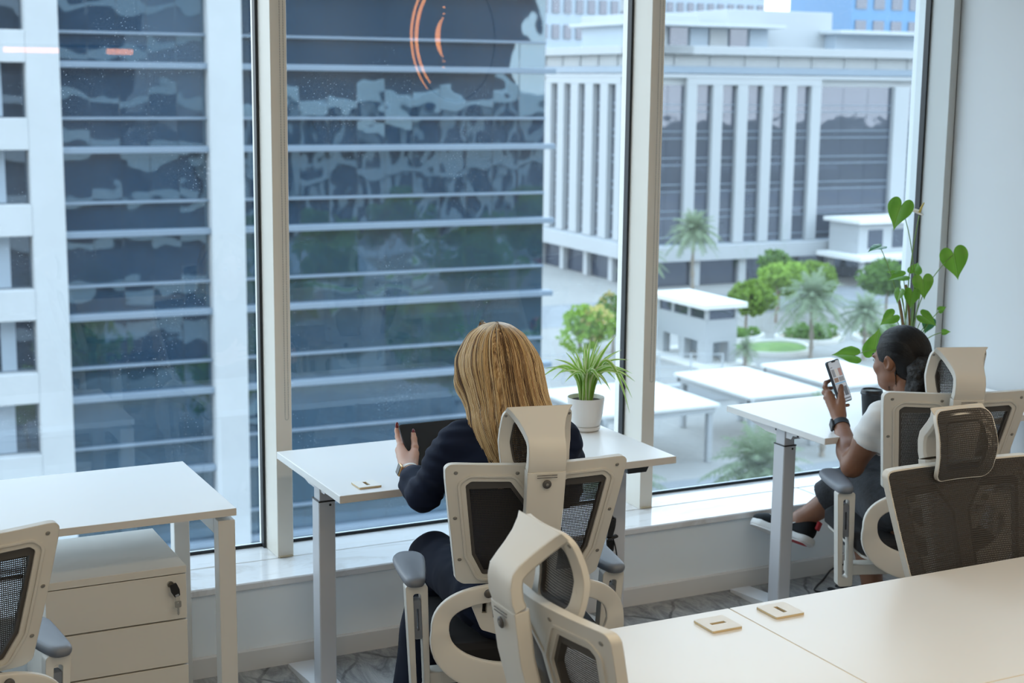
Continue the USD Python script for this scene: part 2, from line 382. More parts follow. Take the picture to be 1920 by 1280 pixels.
def pedestal():
    t = thing('drawer_pedestal', 'off-white three-drawer pedestal on castors with keys in its lock', 'drawer unit', (0.862, 4.375, 0))
    part(t, 'body', join(cb(-0.197, 0.197, -0.180, 0.205, 0.045, 0.538, 0.001)), 'drawer_white', 30)
    part(t, 'top_panel', cb(-0.2, 0.2, -0.2, 0.207, 0.540, 0.562, 0.0012), 'drawer_white', 30)
    for z0, z1 in ((0.402, 0.536), (0.263, 0.397), (0.055, 0.258)):
        part(t, 'drawer', cb(-0.199, 0.199, -0.199, -0.18, z0 + .001, z1 + .001, 0.001), 'drawer_white', 30)
    L = t + '/drawer'
    part(L, 'lock', mv(lathe([(0.0001, 0), (0.010, 0), (0.010, 0.004), (0.0085, 0.006), (0.0001, 0.006)], 20), (0.152, -0.199, 0.512), rot('x', 90)), 'steel')
    for sx in (-1, 1):
        for sy in (-1, 1):
            part(t, 'castor', mv(lathe([(0.001, -.011), (0.018, -.011), (0.021, -.006), (0.021, .006), (0.018, .011), (0.001, .011)], 18), (sx * .16, sy * .15, 0.0215), rot('y', 90)), 'black_plastic')
            part(t, 'castor_bracket', cb(sx * .16 - .014, sx * .16 + .014, sy * .15 - .014, sy * .15 + .014, 0.03, 0.046, 0.002), 'black_plastic')
    k = thing('key_ring', 'two small keys hanging from the lock of the top drawer', 'keys', (1.014, 4.167, 0.512))
    # the black-headed key sits in the lock and hangs turned
    hd = prism(soft([(-0.010, 0.006), (0.010, 0.006), (0.0125, -0.016), (0.008, -0.034), (-0.008, -0.034), (-0.0125, -0.016)], 0.003), -0.0025, 0.0025)
    part(k, 'key_head', mv(mv(hd, R=rot('z', 18)), (0.004, -0.012, 0), rot('x', 90)), 'black_plastic', label='black plastic key head')
    part(k, 'logo_plate', mv(mv(prism(rrect(-0.0055, 0.0055, -0.033, -0.027, 0.001), 0.0025, 0.0031), R=rot('z', 18)), (0.004, -0.012, 0), rot('x', 90)), 'chrome')
    part(k, 'stem', mv(cb(-0.003, 0.003, -0.010, 0.0, -0.0012, 0.0012, 0.0005), (0, -0.0, 0)), 'steel')
    ang = np.linspace(0, 2 * PI, 20)
    part(k, 'ring', tube(np.stack([0.014 + 0.006 * np.cos(ang), np.full(20, -0.011), -0.040 + 0.012 * np.sin(ang)], 1), 0.0006, 5, False), 'chrome')
    bow = rrect(-0.0095, 0.0095, -0.020, 0.0, 0.004).difference(sg.Point(0, -0.005).buffer(0.0022))
    blade = sg.Polygon([(-0.003, -0.019), (0.003, -0.019), (0.003, -0.040), (0.0, -0.044), (-0.002, -0.041), (-0.0032, -0.038), (-0.0022, -0.034), (-0.0034, -0.030), (-0.0024, -0.026)])
    part(k, 'spare_key', mv(prism(bow.union(blade), -0.001, 0.001), (0.016, -0.011, -0.047), rot('x', 90)), 'steel', label='plain metal spare key')
pedestal()

def standing_desk(x0, label):
    """white top, two grey telescopic columns on white feet; x0 = the left edge"""
    t = thing('standing_desk', label, 'desk', (x0 + 0.5925, 4.405, 0))
    part(t, 'tabletop', cb(-0.5925, 0.5925, -0.30, 0.30, 0.711, 0.735, 0.0015), 'desk_white', 30)
    part(t, 'edge_band', bx(-0.592, 0.592, -0.3008, -0.2996, 0.7118, 0.7342), 'desk_edge', False, 'beige grey front edge of the top')
    for s in (-1, 1):
        cx = s * 0.537
        part(t, 'foot', hull([(cx + a, b, c) for a in (-.045, .045) for b, c in ((-.26, 0), (.245, 0), (-.26, .012), (.245, .012), (-.04, .028), (.04, .028))]), 'foot_white', 30)
        c = part(t, 'column', cb(cx - .0275, cx + .0275, -.035, .03, 0.02, 0.645, 0.003), 'leg_grey', 30)
        part(c, 'inner_column', cb(cx - .023, cx + .023, -.029, .024, 0.64, 0.700, 0.002), 'leg_grey', 30)
        part(c, 'collar', cb(cx - .0285, cx + .0285, -.036, .031, 0.642, 0.646, 0.001), 'black_plastic', 30, 'black collar')
        part(c, 'screw', mv(lathe([(0.0001, 0), (.004, 0), (.004, .001), (.0001, .001)], 12), (cx + .01, -.035, .632), rot('x', 90)), 'black_plastic')
        sec = sg.Polygon([(-.245, .711), (.245, .711), (.245, .703), (.09, .675), (-.06, .675), (-.07, .69), (-.245, .700)])
        part(t, 'bracket', mv(prism(sec, -.022, .022), (cx - s * .004, 0, 0), np.array([[0, 0, 1], [1, 0, 0], [0, 1, 0]], float)), 'foot_white', 30)
        for y in (-0.10, 0.03):
            part(t, 'bolt', mv(lathe([(0.0001, 0), (.005, 0), (.004, .003), (.0001, .003)], 10), (cx + s * -.004 + (-.022), y, .695), rot('y', -90)), 'black_plastic')
    part(t, 'crossbar', cb(-.50, .50, -.03, .02, .682, .709, .002), 'foot_white', 30)
    return t
d2 = standing_desk(1.509, 'white sit-stand desk on grey columns where the blonde woman works')
part(d2, 'control_box', hull([(0.42 + a, -0.27 + b, c) for a, b, c in ((0, 0, .711), (.09, 0, .711), (0, .10, .711), (.09, .10, .711), (.012, .01, .682), (.082, .01, .682), (.012, .09, .682), (.082, .09, .682))]), 'black_plastic', 30, 'black control box under the top')
d3 = standing_desk(3.311, 'white sit-stand desk by the end wall with the black coffee cup')

def shared_bench():
    t = thing('bench_table', 'large shared white bench table of several joined tops in the foreground', 'table', (0, 0, 0))
    g = 0.0016
    for a, b in ((1.45, 2.003), (2.003, 3.19), (3.19, 4.40)):
        part(t, 'tabletop', cb(a + g, b - g, 2.205 + g, 2.808, 0.711, 0.735, 0.0012), 'desk_white', 30)
        part(t, 'tabletop', cb(a + g, b - g, 1.602, 2.205 - g, 0.711, 0.735, 0.0012), 'desk_white', 30)
    part(t, 'seam_filler', join(bx(1.46, 4.39, 2.203, 2.207, .712, .7335), bx(2.001, 2.005, 1.61, 2.80, .712, .7335), bx(3.188, 3.192, 1.61, 2.80, .712, .7335)), 'beige_edge', False, 'beige seam between the tops')
    for x in (1.955, 3.19, 4.34):
        for y in (1.66, 2.75):
            part(t, 'leg', cb(x - .025, x + .025, y - .025, y + .025, 0, .70, .002), 'frame_white', 30)
        part(t, 'beam', cb(x - .025, x + .025, 1.685, 2.725, .66, .70, .002), 'frame_white', 30)
    part(t, 'crossbar', cb(1.98, 4.315, 2.18, 2.23, .665, .70, .002), 'frame_white', 30)
    part(t, 'spacer', join([cb(x - .02, x + .02, y - .02, y + .02, .70, .7115, .001) for x in (1.955, 3.19, 4.34) for y in (1.8, 2.05, 2.4, 2.65)]), 'frame_white', False, kind='stuff')
shared_bench()

def outlet(x, y, rz, label, s=0.04, z=0.7355):
    t = thing('cable_outlet', label, 'cable outlet', (x, y, z), rz, 'cable outlet covers')
    plate = rrect(-s, s, -s, s, 0.003).difference(sg.box(-0.020, -0.006, 0.020, 0.006))
    part(t, 'plate', prism(plate, 0.0045, 0.006), 'ply_top', False)
    part(t, 'rim', prism(rrect(-s, s, -s, s, 0.003).difference(sg.box(-0.020, -0.006, 0.020, 0.006)), 0.0, 0.0045), 'beige_edge', False, 'beige underside edge')
    part(t, 'slot', bx(-0.020, 0.020, -0.006, 0.006, 0.0002, 0.001), 'slot_dark', False, 'dark slot')
outlet(1.913, 2.722, 0, 'square off-white cable outlet with its slot along the table, beside the long seam')
outlet(2.098, 2.735, 90, 'square off-white cable outlet with its slot turned across, past the table seam')
outlet(1.625, 4.185, 90, 'small square cable outlet beside the hand holding the tablet', 0.036)
# ------------------------------------------------------------------ the city outside (the ground lies 23.5 m below the room's floor)
GZ = -23.5
rng = np.random.default_rng(7)
pbr('white_stone', (0.57, 0.58, 0.58), 0.7, noise=(0.35, 0.06, None))
pbr('white_render', (0.40, 0.415, 0.425), 0.75)
pbr('roof_white', (0.72, 0.72, 0.70), 0.8)
pbr('fin_metal', (0.22, 0.275, 0.335), 0.4)
pbr('grey_slab', (0.45, 0.47, 0.48), 0.7)
pbr('pale_tower', (0.36, 0.42, 0.48), 0.6)
pbr('blue_tower', (0.10, 0.24, 0.42), 0.25)
pbr('paving', (0.31, 0.30, 0.28), 0.85, noise=(0.12, 0.12, None))
pbr('road', (0.24, 0.25, 0.26), 0.85, noise=(0.4, 0.15, None))
pbr('mirror_blue', (0.02, 0.05, 0.10), 0.3)
pbr('mirror_brown', (0.10, 0.075, 0.075), 0.6)
pbr('asphalt', (0.085, 0.09, 0.09), 0.9, noise=(0.05, 0.5, (0.13, 0.13, 0.10)))
pbr('kerb', (0.62, 0.60, 0.56), 0.8)
pbr('sand_soil', (0.50, 0.40, 0.30), 0.9)
pbr('lawn', (0.16, 0.26, 0.06), 0.95, noise=(0.8, 0.3, (0.10, 0.2, 0.04)))
pbr('bark', (0.26, 0.20, 0.15), 0.9)
pbr('palm_bark', (0.30, 0.25, 0.20), 0.9)
def leaf_mat(name, c, tr=0.35):
    mat(name, {'o': ('object_info', {}), 'h': ('hsv', {'color': c, 'saturation': 1.0}), 'mr': ('map_range', {'to_min': 0.8, 'to_max': 1.2}),
               'd': ('diffuse_bsdf', {}), 't': ('translucent_bsdf', {}), 'm': ('mix_closure', {'fac': tr})},
        [('o.random', 'mr.value'), ('mr.result', 'h.value'), ('h.color', 'd.color'), ('h.color', 't.color'), ('d.BSDF', 'm.closure1'), ('t.BSDF', 'm.closure2')], 'm.closure')
leaf_mat('leaf_bright', (0.22, 0.34, 0.06))
leaf_mat('leaf_mid', (0.14, 0.24, 0.06))
leaf_mat('leaf_palm', (0.25, 0.31, 0.20))
leaf_mat('leaf_flame', (0.42, 0.36, 0.12))
def tower_glass(name, base, refl, mix, bump, scale):
    mat(name, {'tc': ('texture_coordinate', {}), 'n': ('noise_texture', {'scale': scale, 'detail': 1.0, 'roughness': 0.4}), 'b': ('bump', {'strength': 1.0, 'distance': bump}),
               'd': ('diffuse_bsdf', {'color': base}), 'g': ('glossy_bsdf', {'color': refl, 'roughness': 0.02}), 'm': ('mix_closure', {'fac': mix})},
        [('tc.object', 'n.vector'), ('n.fac', 'b.height'), ('b.normal', 'g.normal'), ('d.BSDF', 'm.closure1'), ('g.BSDF', 'm.closure2')], 'm.closure')
tower_glass('curtain_glass', (0.003, 0.017, 0.034), (0.60, 0.80, 0.92), 0.20, 0.013, 0.65)
tower_glass('dark_pane', (0.012, 0.022, 0.032), (0.7, 0.82, 0.95), 0.18, 0.010, 0.6)
tower_glass('fin_glass', (0.028, 0.034, 0.048), (0.75, 0.8, 0.92), 0.16, 0.010, 0.5)

def ground():
    struct('exterior_ground', bx(-400, 700, 12, 900, GZ - 1, GZ), 'paving')
    struct('exterior_ground', bx(-400, 700, -600, 12, GZ - 1, GZ - 0.001), 'asphalt')
ground()
g = struct_group('road_surface')
struct('road', bx(-200, 300, 22, 44, GZ + .005, GZ + .03), 'road', False, g)
struct('road', bx(30, 68, 60, 80, GZ + .005, GZ + .03), 'road', False, g)
struct('road', bx(44, 60, 44, 60, GZ + .005, GZ + .03), 'road', False, g)
struct('road', bx(84, 98, 44, 104, GZ + .005, GZ + .03), 'road', False, g)
struct('road', bx(-200, 300, -90, -66, GZ + .005, GZ + .03), 'road', False, g)
struct('road', bx(40, 300, 138, 152, GZ + .005, GZ + .03), 'road', False, g)

TW = dict(o=(29.74, 69.55), a=-1.6)
def tower():
    t = thing('glass_tower', 'tall tower of dark blue curtain wall with pale fins and white stone piers', 'building', (TW['o'][0], TW['o'][1], 0), TW['a'])
    zk = [2.5 - 3.81 * k for k in range(-2, 7)]
    top = 34.0
    part(t, 'core', join(bx(-26, 7.0, 0.7, 24, GZ, top)), 'dark_pane', False)
    # glass, pane by pane
    for x0, x1, n, yp in ((-17.1, -10.47, 5, 0.12), (-8.87, 7.13, 11, 0.12)):
        w = (x1 - x0) / n
        for z in zk[1:]:
            for za, zb in ((z - 2.36, z - .02), (z - 3.79, z - 2.42)):
                for i in range(n):
                    a, b = x0 + i * w + .02, x0 + (i + 1) * w - .02
                    tx, tz = rng.normal(0, 0.004, 2)
                    y = yp + np.array([-tx - tz, -tx + tz, tx + tz, tx - tz])
                    q = (np.array([[a, y[0], za], [b, y[1], za], [b, y[2], zb], [a, y[3], zb]]), np.array([[0, 1, 2], [0, 2, 3]]))
                    part(t, 'pane', q, 'curtain_glass', False)
    part(t, 'upper_glazing', join(bx(-17.1, -10.47, 0.1, 0.5, 6.4, top), bx(-8.87, 7.13, .1, .5, 6.4, top)), 'curtain_glass', False)
    part(t, 'frame_grid', join([bx(x0 + i * (x1 - x0) / n - .03, x0 + i * (x1 - x0) / n + .03, .13, .3, GZ, top) for x0, x1, n in ((-17.1, -10.47, 5), (-8.87, 7.13, 11)) for i in range(n + 1)]), 'dark_pane', False, kind='stuff')
    for z in zk:
        for x0, x1 in ((-17.15, -10.45), (-8.9, 7.55)):
            part(t, 'fin', cb(x0, x1, -0.40, 0.2, z - .14, z + .14, .03), 'fin_metal', False)
            part(t, 'thin_fin', cb(x0, x1 - (0.45 if x1 > 0 else 0), -0.14, 0.2, z - 2.45, z - 2.33, .02), 'fin_metal', False)
    part(t, 'pier', cb(-10.47, -8.87, -0.55, 0.8, GZ, top, .05), 'white_stone', False)
    part(t, 'pier', cb(-18.55, -17.1, -0.55, 0.8, GZ, top, .05), 'white_stone', False)
    part(t, 'pier', cb(-24.6, -23.0, -0.55, 0.8, GZ, top, .05), 'white_stone', False)
    for z in zk:
        part(t, 'spandrel', cb(-23.0, -18.55, -0.54, 0.8, z - 3.76, z - 2.36, .03), 'white_stone', False)
        w = part(t, 'window', bx(-23.0, -18.55, 0.2, 0.6, z - 2.36, z + .05), 'dark_pane', False)
        part(w, 'blind', bx(-20.2 + rng.uniform(-.3, .3), -19.5 + rng.uniform(-.1, .2), 0.16, 0.19, z - 2.3, z), 'pale_tower', False, 'pale vertical blind')
    part(t, 'upper_wall', cb(-23.0, -18.55, -0.54, .8, zk[0] + .05, top, .03), 'white_stone', False)
    part(t, 'plinth', join(cb(-26, 8.0, -2.6, 0.8, GZ, -21.6, .05), cb(-26, 8.0, -3.0, .8, -21.6, -20.6, .05)), 'white_stone', False)
tower()

def fin_building():
    t = thing('office_block', 'wide office block with white vertical fins, dark glass and a rooftop terrace', 'building', (100.24, 161.34, 0), -1.7)
    zb, zt, zbm, zs0, zs1 = -18.25, 3.1, 1.8, 5.55, 6.6
    part(t, 'core', bx(0.6, 62, 0.6, 42, GZ, 5.5), 'grey_slab', False)
    fl = np.linspace(zb, zbm, 7)
    def face(T, strips, wide, whites, length):
        for a, b in strips + wide:
            n = 1 if b - a < 4 else max(2, int(round((b - a) / 3.6)))
            for z0, z1 in zip(fl[:-1], fl[1:]):
                for i in range(n):
                    x0, x1 = a + (b - a) * i / n + .03, a + (b - a) * (i + 1) / n - .03
                    part(t, 'pane', T(bx(x0, x1, 0.5, 0.6, z0 + .95, z1 - .06)), 'fin_glass', False)
                    part(t, 'spandrel_pane', T(bx(x0, x1, 0.5, 0.6, z0 + .06, z0 + .83)), 'fin_glass', False)
            for z0 in fl[:-1]:
                part(t, 'transom', T(join(bx(a, b, .36, .62, z0 - .05, z0 + .05), bx(a, b, .40, .62, z0 + .84, z0 + .94))), 'fin_metal', False)
        for a, b in whites:
            part(t, 'fin', T(cb(a, b, -0.25, 0.7, zb, zbm, .04)), 'white_render', False)
        part(t, 'header', T(cb(strips[0][0] - 1.5, strips[-1][1] + 1.55, -0.25, .7, zbm, zt, .04)), 'white_render', False)
        part(t, 'cornice', T(cb(0, length, -0.3, 2.0, zt - .45, zt, .04)), 'white_render', False)
        part(t, 'podium_band', T(cb(-1.6, length, -1.8, .8, -20.2, zb - .05, .05)), 'white_render', False)
        x = 0.0
        while x < length - 1:
            part(t, 'podium_column', T(cb(x - .55, x + .55, -1.1, -0.3, GZ, -20.2, .05)), 'white_render', False)
            part(t, 'podium_glazing', T(bx(x + .55, min(x + 6.5, length), -0.3, .4, GZ, -20.2)), 'fin_glass', False)
            x += 7.0
        for k, x in enumerate(np.arange(4.2, length - 1, 5.2)):
            part(t, 'parapet_post', T(cb(x - .35, x + .35, 0.4, 1.6, zt, zs0, .03)), 'white_render', False)
            part(t, 'parapet_panel', T(cb(x + .5, x + 4.5, 2.2, 2.4, zt, zs0, .02)), 'dark_pane', False)
        part(t, 'rail', T(cb(0, length, -0.1, 0.1, zt + .1, zt + 1.0, .02)), 'fin_metal', False)
        part(t, 'terrace_slab', T(cb(-0.6, length, -0.6, 6, zs0, zs1, .05)), 'white_render', False)
    st = [(6.88, 9.26), (10.7, 12.96), (14.5, 16.8), (18.3, 20.55), (22.0, 24.34)]
    face(lambda m: m, st, [(0.6, 5.39), (25.9, 37.9), (40.4, 43.6)],
         [(5.39, 6.88), (9.26, 10.7), (12.96, 14.5), (16.8, 18.3), (20.55, 22.0), (24.34, 25.9), (37.9, 40.4), (43.6, 46)], 62)
    sl = [(8.1, 10.15), (12.3, 14.3), (16.6, 18.5), (20.75, 22.7), (24.7, 26.66)]
    TL = lambda m: mv((lambda v, f: (v[:, [1, 0, 2]], f[:, ::-1]))(*arr(m)))
    face(TL, sl, [(3.0, 6.4)], [(0, 3.0), (6.4, 8.1), (10.15, 12.3), (14.3, 16.6), (18.5, 20.75), (22.7, 24.7), (26.66, 28.6)], 42)
    # penthouse behind the terrace
    part(t, 'penthouse_roof', cb(1.0, 25.0, 7.0, 24, 9.3, 9.75, .05), 'grey_slab', False)
    for i in range(7):
        part(t, 'penthouse_window', bx(2.2 + i * 3.1, 4.9 + i * 3.1, 9.4, 9.7, 6.7, 9.2), ['pale_tower', 'white_render', 'fin_glass'][i % 3], False)
    part(t, 'penthouse_wall', bx(2, 24, 9.75, 22, 6.6, 9.3), 'pale_tower', False)
    part(t, 'plant_room', cb(18.9, 36.2, 12, 30, 6.6, 11.9, .08), 'white_render', False)
    part(t, 'penthouse_roof', cb(34.0, 52.0, 7.0, 24, 8.9, 9.4, .05), 'grey_slab', False)
    part(t, 'penthouse_wall', bx(35, 51, 9.5, 22, 6.6, 8.9), 'pale_tower', False)
    part(t, 'plant_room', cb(5, 15, 13, 28, 9.7, 11.0, .08), 'white_render', False)
fin_building()

def far_tower(name, label, x0, x1, y, z1, mt, rows, cols, z0=-5):
    t = thing(name, label, 'building', (0, 0, 0))
    part(t, 'walls', bx(x0, x1, y, y + 25, GZ, z1), mt, False)
    dz, dx = (z1 - z0) / rows, (x1 - x0) / cols
    for r in range(rows):
        part(t, 'window_row', join([bx(x0 + (c + .2) * dx, x0 + (c + .8) * dx, y - .25, y + .1, z0 + (r + .2) * dz, z0 + (r + .75) * dz) for c in range(cols)]), 'fin_glass', False, kind='stuff')
far_tower('distant_tower', 'pale blue tower with rows of small windows seen past the mullion by the spider plant', 131, 148.5, 250, 60, 'pale_tower', 14, 7)
far_tower('distant_tower', 'slim white tower beside the mullion, behind the finned office block', 149.2, 156, 252, 60, 'white_render', 12, 2)
far_tower('distant_tower', 'pale apartment tower rising over the left end of the roof terrace', 190, 218, 300, 70, 'pale_tower', 20, 10)
far_tower('distant_tower', 'deep blue glass tower rising behind the white plant room near the end wall', 244, 300, 300, 80, 'blue_tower', 14, 10)

def gatehouse():
    t = thing('gatehouse', 'small white square gatehouse with a flat bright roof in the plaza', 'building', (76.84, 112.77, GZ))
    part(t, 'roof', cb(-0.7, 4.0, -0.7, 9.0, 5.35, 5.85, .05), 'roof_white', False)
    part(t, 'clerestory', join(bx(0.15, 3.3, .15, 8.2, 4.3, 5.35)), 'fin_glass', False)
    for x in (0, 3.1):
        for y in (0, 2.75, 5.5, 8.0):
            part(t, 'post', cb(x, x + .3, y, y + .4, 4.2, 5.36, .02), 'white_render', False)
    part(t, 'upper_wall', cb(0, 3.4, 0, 8.4, 2.2, 4.3, .03), 'white_render', False)
    for x, y, a, b in ((0, 0, .8, 1.4), (2.5, 0, .9, 1.4), (0, 7.2, .8, 1.2), (2.5, 7.2, .9, 1.2), (0, 3.6, .8, .8)):
        part(t, 'pillar', cb(x, x + a, y, y + b, 0, 2.2, .02), 'white_render', False)
    part(t, 'back_wall', bx(3.1, 3.3, 1.4, 8.3, 0, 2.2), 'pale_tower', False)
    part(t, 'step', cb(-1.5, 4.5, -1.6, 9.6, 0, .25, .03), 'kerb', False)
gatehouse()
def canopy(x0, x1, y0, y1, label):
    t = thing('shade_canopy', label, 'canopy', ((x0 + x1) / 2, (y0 + y1) / 2, GZ))
    w, d = (x1 - x0) / 2, (y1 - y0) / 2
    part(t, 'roof', cb(-w, w, -d, d, 3.85, 4.1, .04), 'roof_white', False)
    part(t, 'soffit_frame', join(cb(-w + .2, w - .2, -d + .2, -d + .5, 3.45, 3.86, .03), cb(-w + .2, w - .2, d - .5, d - .2, 3.45, 3.86, .03), cb(-w + .2, -w + .5, -d, d, 3.45, 3.86, .03)), 'grey_slab', False)
    for a in (-w + .4, w - .75):
        for b in (-d + .3, d - .7):
            part(t, 'column', cb(a, a + .4, b, b + .4, 0, 3.5, .03), 'white_render', False)
canopy(48.5, 57.9, 83.0, 92.0, 'flat white canopy on columns nearest the mullion, below the gatehouse')
canopy(61.0, 67.4, 84.0, 93.6, 'flat white canopy in the middle of the three below the plaza')
canopy(69.2, 76.0, 84.6, 94.0, 'flat white canopy behind the raised phone')

def pavilion():
    t = thing('white_pavilion', 'low white pavilion against the dark glass of the office block', 'building', (126.5, 152.0, GZ))
    part(t, 'walls', join(cb(0, 14, 0, 6, 4.0, 8.0, .05)), 'white_render', False)
    part(t, 'roof', cb(-0.6, 14.6, -.8, 6.6, 8.0, 8.5, .05), 'roof_white', False)
    part(t, 'lower_roof', cb(-2, 24, -3, 6, 3.5, 4.1, .05), 'roof_white', False)
    for x in (1.5, 5.5, 9.5):
        part(t, 'window', bx(x, x + 2.4, -0.06, .2, 4.8, 7.2), 'fin_glass', False)
    for x in np.arange(-1, 23, 4.0):
        part(t, 'column', cb(x, x + .6, -2, -1.4, 0, 3.5, .03), 'white_render', False)
pavilion()

def leaves(n, shape, size, seed):
    """n leaf clumps inside shape(u) -> points; each a bent pair of triangles"""
    r = np.random.default_rng(seed)
    P = shape(r, n)
    d = r.normal(size=(n, 3)); d /= np.linalg.norm(d, axis=1)[:, None]
    e = np.cross(d, r.normal(size=(n, 3))); e /= np.linalg.norm(e, axis=1)[:, None]
    s = size * r.uniform(.6, 1.3, n)[:, None]
    a, b = d * s, e * s * .6
    V = np.stack([P - a, P + b, P + a, P - b + np.cross(d, e) * s * .2], 1).reshape(-1, 3)
    i = np.arange(n)[:, None] * 4
    return V, np.vstack([i + [0, 1, 2], i + [0, 2, 3]])
def blobs(centres):
    def f(r, n):
        c = np.array(centres); w = c[:, 3] ** 2; k = r.choice(len(c), n, p=w / w.sum())
        d = r.normal(size=(n, 3)); d /= np.linalg.norm(d, axis=1)[:, None]
        return c[k, :3] + d * (c[k, 3] * r.uniform(.55, 1, n) ** .5)[:, None] * [1, 1, .8]
    return f
def tree(loc, h, rad, label, leaf, seed, group=None, n=1500, extra=None):
    r = np.random.default_rng(seed)
    t = thing('leafy_tree', label, 'tree', loc, 0, group)
    cs = [(r.uniform(-.5, .5) * rad, r.uniform(-.5, .5) * rad, h - rad * .55 + r.uniform(-.3, .35) * rad, rad * r.uniform(.4, .6)) for _ in range(8)]
    br = [tube(np.array([(0, 0, 0), (.05, .03, h * .3), (.1, .0, h * .55)]), [.16, .13, .11], 7)]
    for c in cs[:5]:
        br.append(tube(np.array([(.1, 0, h * .5), (c[0] * .5, c[1] * .5, h * .62), c[:3]]), [.09, .06, .03], 5))
    part(t, 'trunk', join(br), 'bark', True)
    part(t, 'crown', leaves(n, blobs(cs), .36, seed), leaf, False, kind='stuff')
    if extra:
        part(t, 'blossom', leaves(n // 5, blobs([(c[0], c[1], c[2] + c[3] * .35, c[3] * .8) for c in cs[:4]]), .3, seed + 1), extra, False, kind='stuff')
    return t
def palm(loc, h, rad, label, seed, nf=54, group=None):
    r = np.random.default_rng(seed)
    t = thing('palm_tree', label, 'palm tree', loc, 0, group)
    zz = np.linspace(0, h, 12)
    part(t, 'trunk', tube(np.stack([.06 * np.sin(zz), 0 * zz, zz], 1), .2 + .05 * np.cos(np.arange(12) * PI), 9), 'palm_bark', False)
    out = []
    for k in range(nf):
        az = k * 2.399; el = math.radians(78 - 105 * (k + .5) / nf + r.uniform(-6, 6)); L = rad * r.uniform(.9, 1.15)
        s = np.linspace(0, 1, 15)
        drop = 0.55 * s ** 2 * L * (0.45 + .5 * math.cos(el))
        R = np.stack([s * L * math.cos(el) * math.cos(az), s * L * math.cos(el) * math.sin(az), s * L * math.sin(el) - drop], 1)
        side = np.array([-math.sin(az), math.cos(az), 0])
        for i in range(14):
            w = .62 * rad / 3 * (math.sin(PI * (s[i] + .12) / 1.15)) + .03
            for sg_ in (-1, 1):
                tip = R[i + 1] * 1.6 - R[i] * .6 + side * sg_ * w + [0, 0, (-.35 + .3 * r.uniform(-1, 1)) * w]
                a, b = R[i], R[i] + (R[i + 1] - R[i]) * .95
                out.append(([a, b, tip], 0))
    V = np.array([q[0] for q in out]).reshape(-1, 3) + [0, 0, h]
    part(t, 'fronds', (V, np.arange(len(V)).reshape(-1, 3)), 'leaf_palm', False, kind='stuff')
    return t
palm((88.6, 112.6, GZ), 6.0, 3.6, 'tall grey-green date palm in front of the bright trees, above the raised phone', 1)
palm((92.8, 110.0, GZ), 4.6, 2.7, 'shorter date palm just beside the tall one, nearer the woman with the phone', 2)
palm((100.3, 150.5, GZ), 8.4, 3.6, 'date palm standing before the finned facade, next to the mullion', 3)
palm((93.6, 151.0, GZ), 5.5, 2.9, 'date palm half hidden by the mullion at the corner of the finned block', 4)
palm((79.9, 110.9, GZ), 1.9, 1.5, 'small young palm beside the gatehouse', 5, 30)
palm((65.5, 81.5, GZ), 3.6, 1.9, 'palm crown rising between the white canopies', 6, 34)
palm((43.6, 59.0, GZ), 7.0, 3.0, 'large pale palm crown just under the edge of the desk with the coffee cup', 7, 56)
palm((38.4, 63.5, GZ), 5.6, 2.6, 'pale palm crown low in the window, left of the grey desk column', 8, 50)
for i, (x, y, h, rd, lf, lab) in enumerate([
        (92.5, 128.5, 5.6, 3.0, 'leaf_bright', 'bright green round tree beside the gatehouse roof'),
        (98.6, 131.5, 6.2, 3.0, 'leaf_bright', 'bright green round tree midway between gatehouse and tall palm'),
        (104.0, 131.5, 6.0, 2.8, 'leaf_bright', 'bright green round tree just behind the tall palm crown'),
        (109.5, 126.5, 6.5, 3.2, 'leaf_mid', 'dull green tree behind the shorter date palm'),
        (113.0, 124.0, 5.5, 3.0, 'leaf_bright', 'bright green tree behind the heart-leaved plant'),
        (104.5, 139.0, 6.4, 3.2, 'leaf_mid', 'dull green tree close to the podium windows of the office block')]):
    tree((x, y, GZ), h, rd, lab, lf, 20 + i)
tree((66.0, 117.0, GZ), 5.4, 3.0, 'spreading tree with orange blossom behind the spider plant', 'leaf_bright', 31, None, 800, 'leaf_flame')
tree((72.5, 122.0, GZ), 5.0, 2.6, 'spreading tree with orange blossom half behind the mullion by the spider plant', 'leaf_mid', 32, None, 700, 'leaf_flame')
def bed(name, x, y, rx, ry, h, mt, label, cat, kerb=True):
    t = thing(name, label, cat, (x, y, GZ))
    a = np.linspace(0, 2 * PI, 40, endpoint=False)
    w = 1 + .08 * np.sin(3 * a + x)
    poly = sg.Polygon(np.stack([rx * w * np.cos(a), ry * w * np.sin(a)], 1))
    if kerb:
        part(t, 'kerb', prism(poly.buffer(.35).difference(poly.buffer(.02)), 0, .45), 'kerb', False)
        part(t, 'soil', prism(poly, 0, .25), 'lawn' if mt == 'lawn' else 'sand_soil', False)
    if mt != 'lawn':
        cs = [(rx * .7 * math.cos(q) * u, ry * .7 * math.sin(q) * u, h * .55, h * .6) for q, u in zip(np.linspace(0, 6.28, 9), (1, .6, 1, .5, 1, .6, 1, .5, .2))]
        part(t, 'foliage', leaves(900, blobs(cs), .28, int(x * 7)), mt, False, kind='stuff')
bed('lawn_bed', 87.5, 117.5, 4.2, 3.2, 0, 'lawn', 'kidney shaped lawn with a pale kerb between gatehouse and tall palm', 'lawn')
bed('shrub_bed', 95.2, 121.0, 3.4, 2.6, 1.5, 'leaf_mid', 'round bed of dark shrubs behind the trunk of the tall palm', 'shrub bed')
bed('shrub_bed', 88.0, 124.3, 3.4, 1.6, 1.1, 'leaf_mid', 'low shrub bed with a sandy edge beside the gatehouse', 'shrub bed')
bed('shrub_bed', 103.0, 118.5, 3.8, 2.6, 1.3, 'leaf_mid', 'shrub bed behind the trunk of the shorter palm', 'shrub bed')
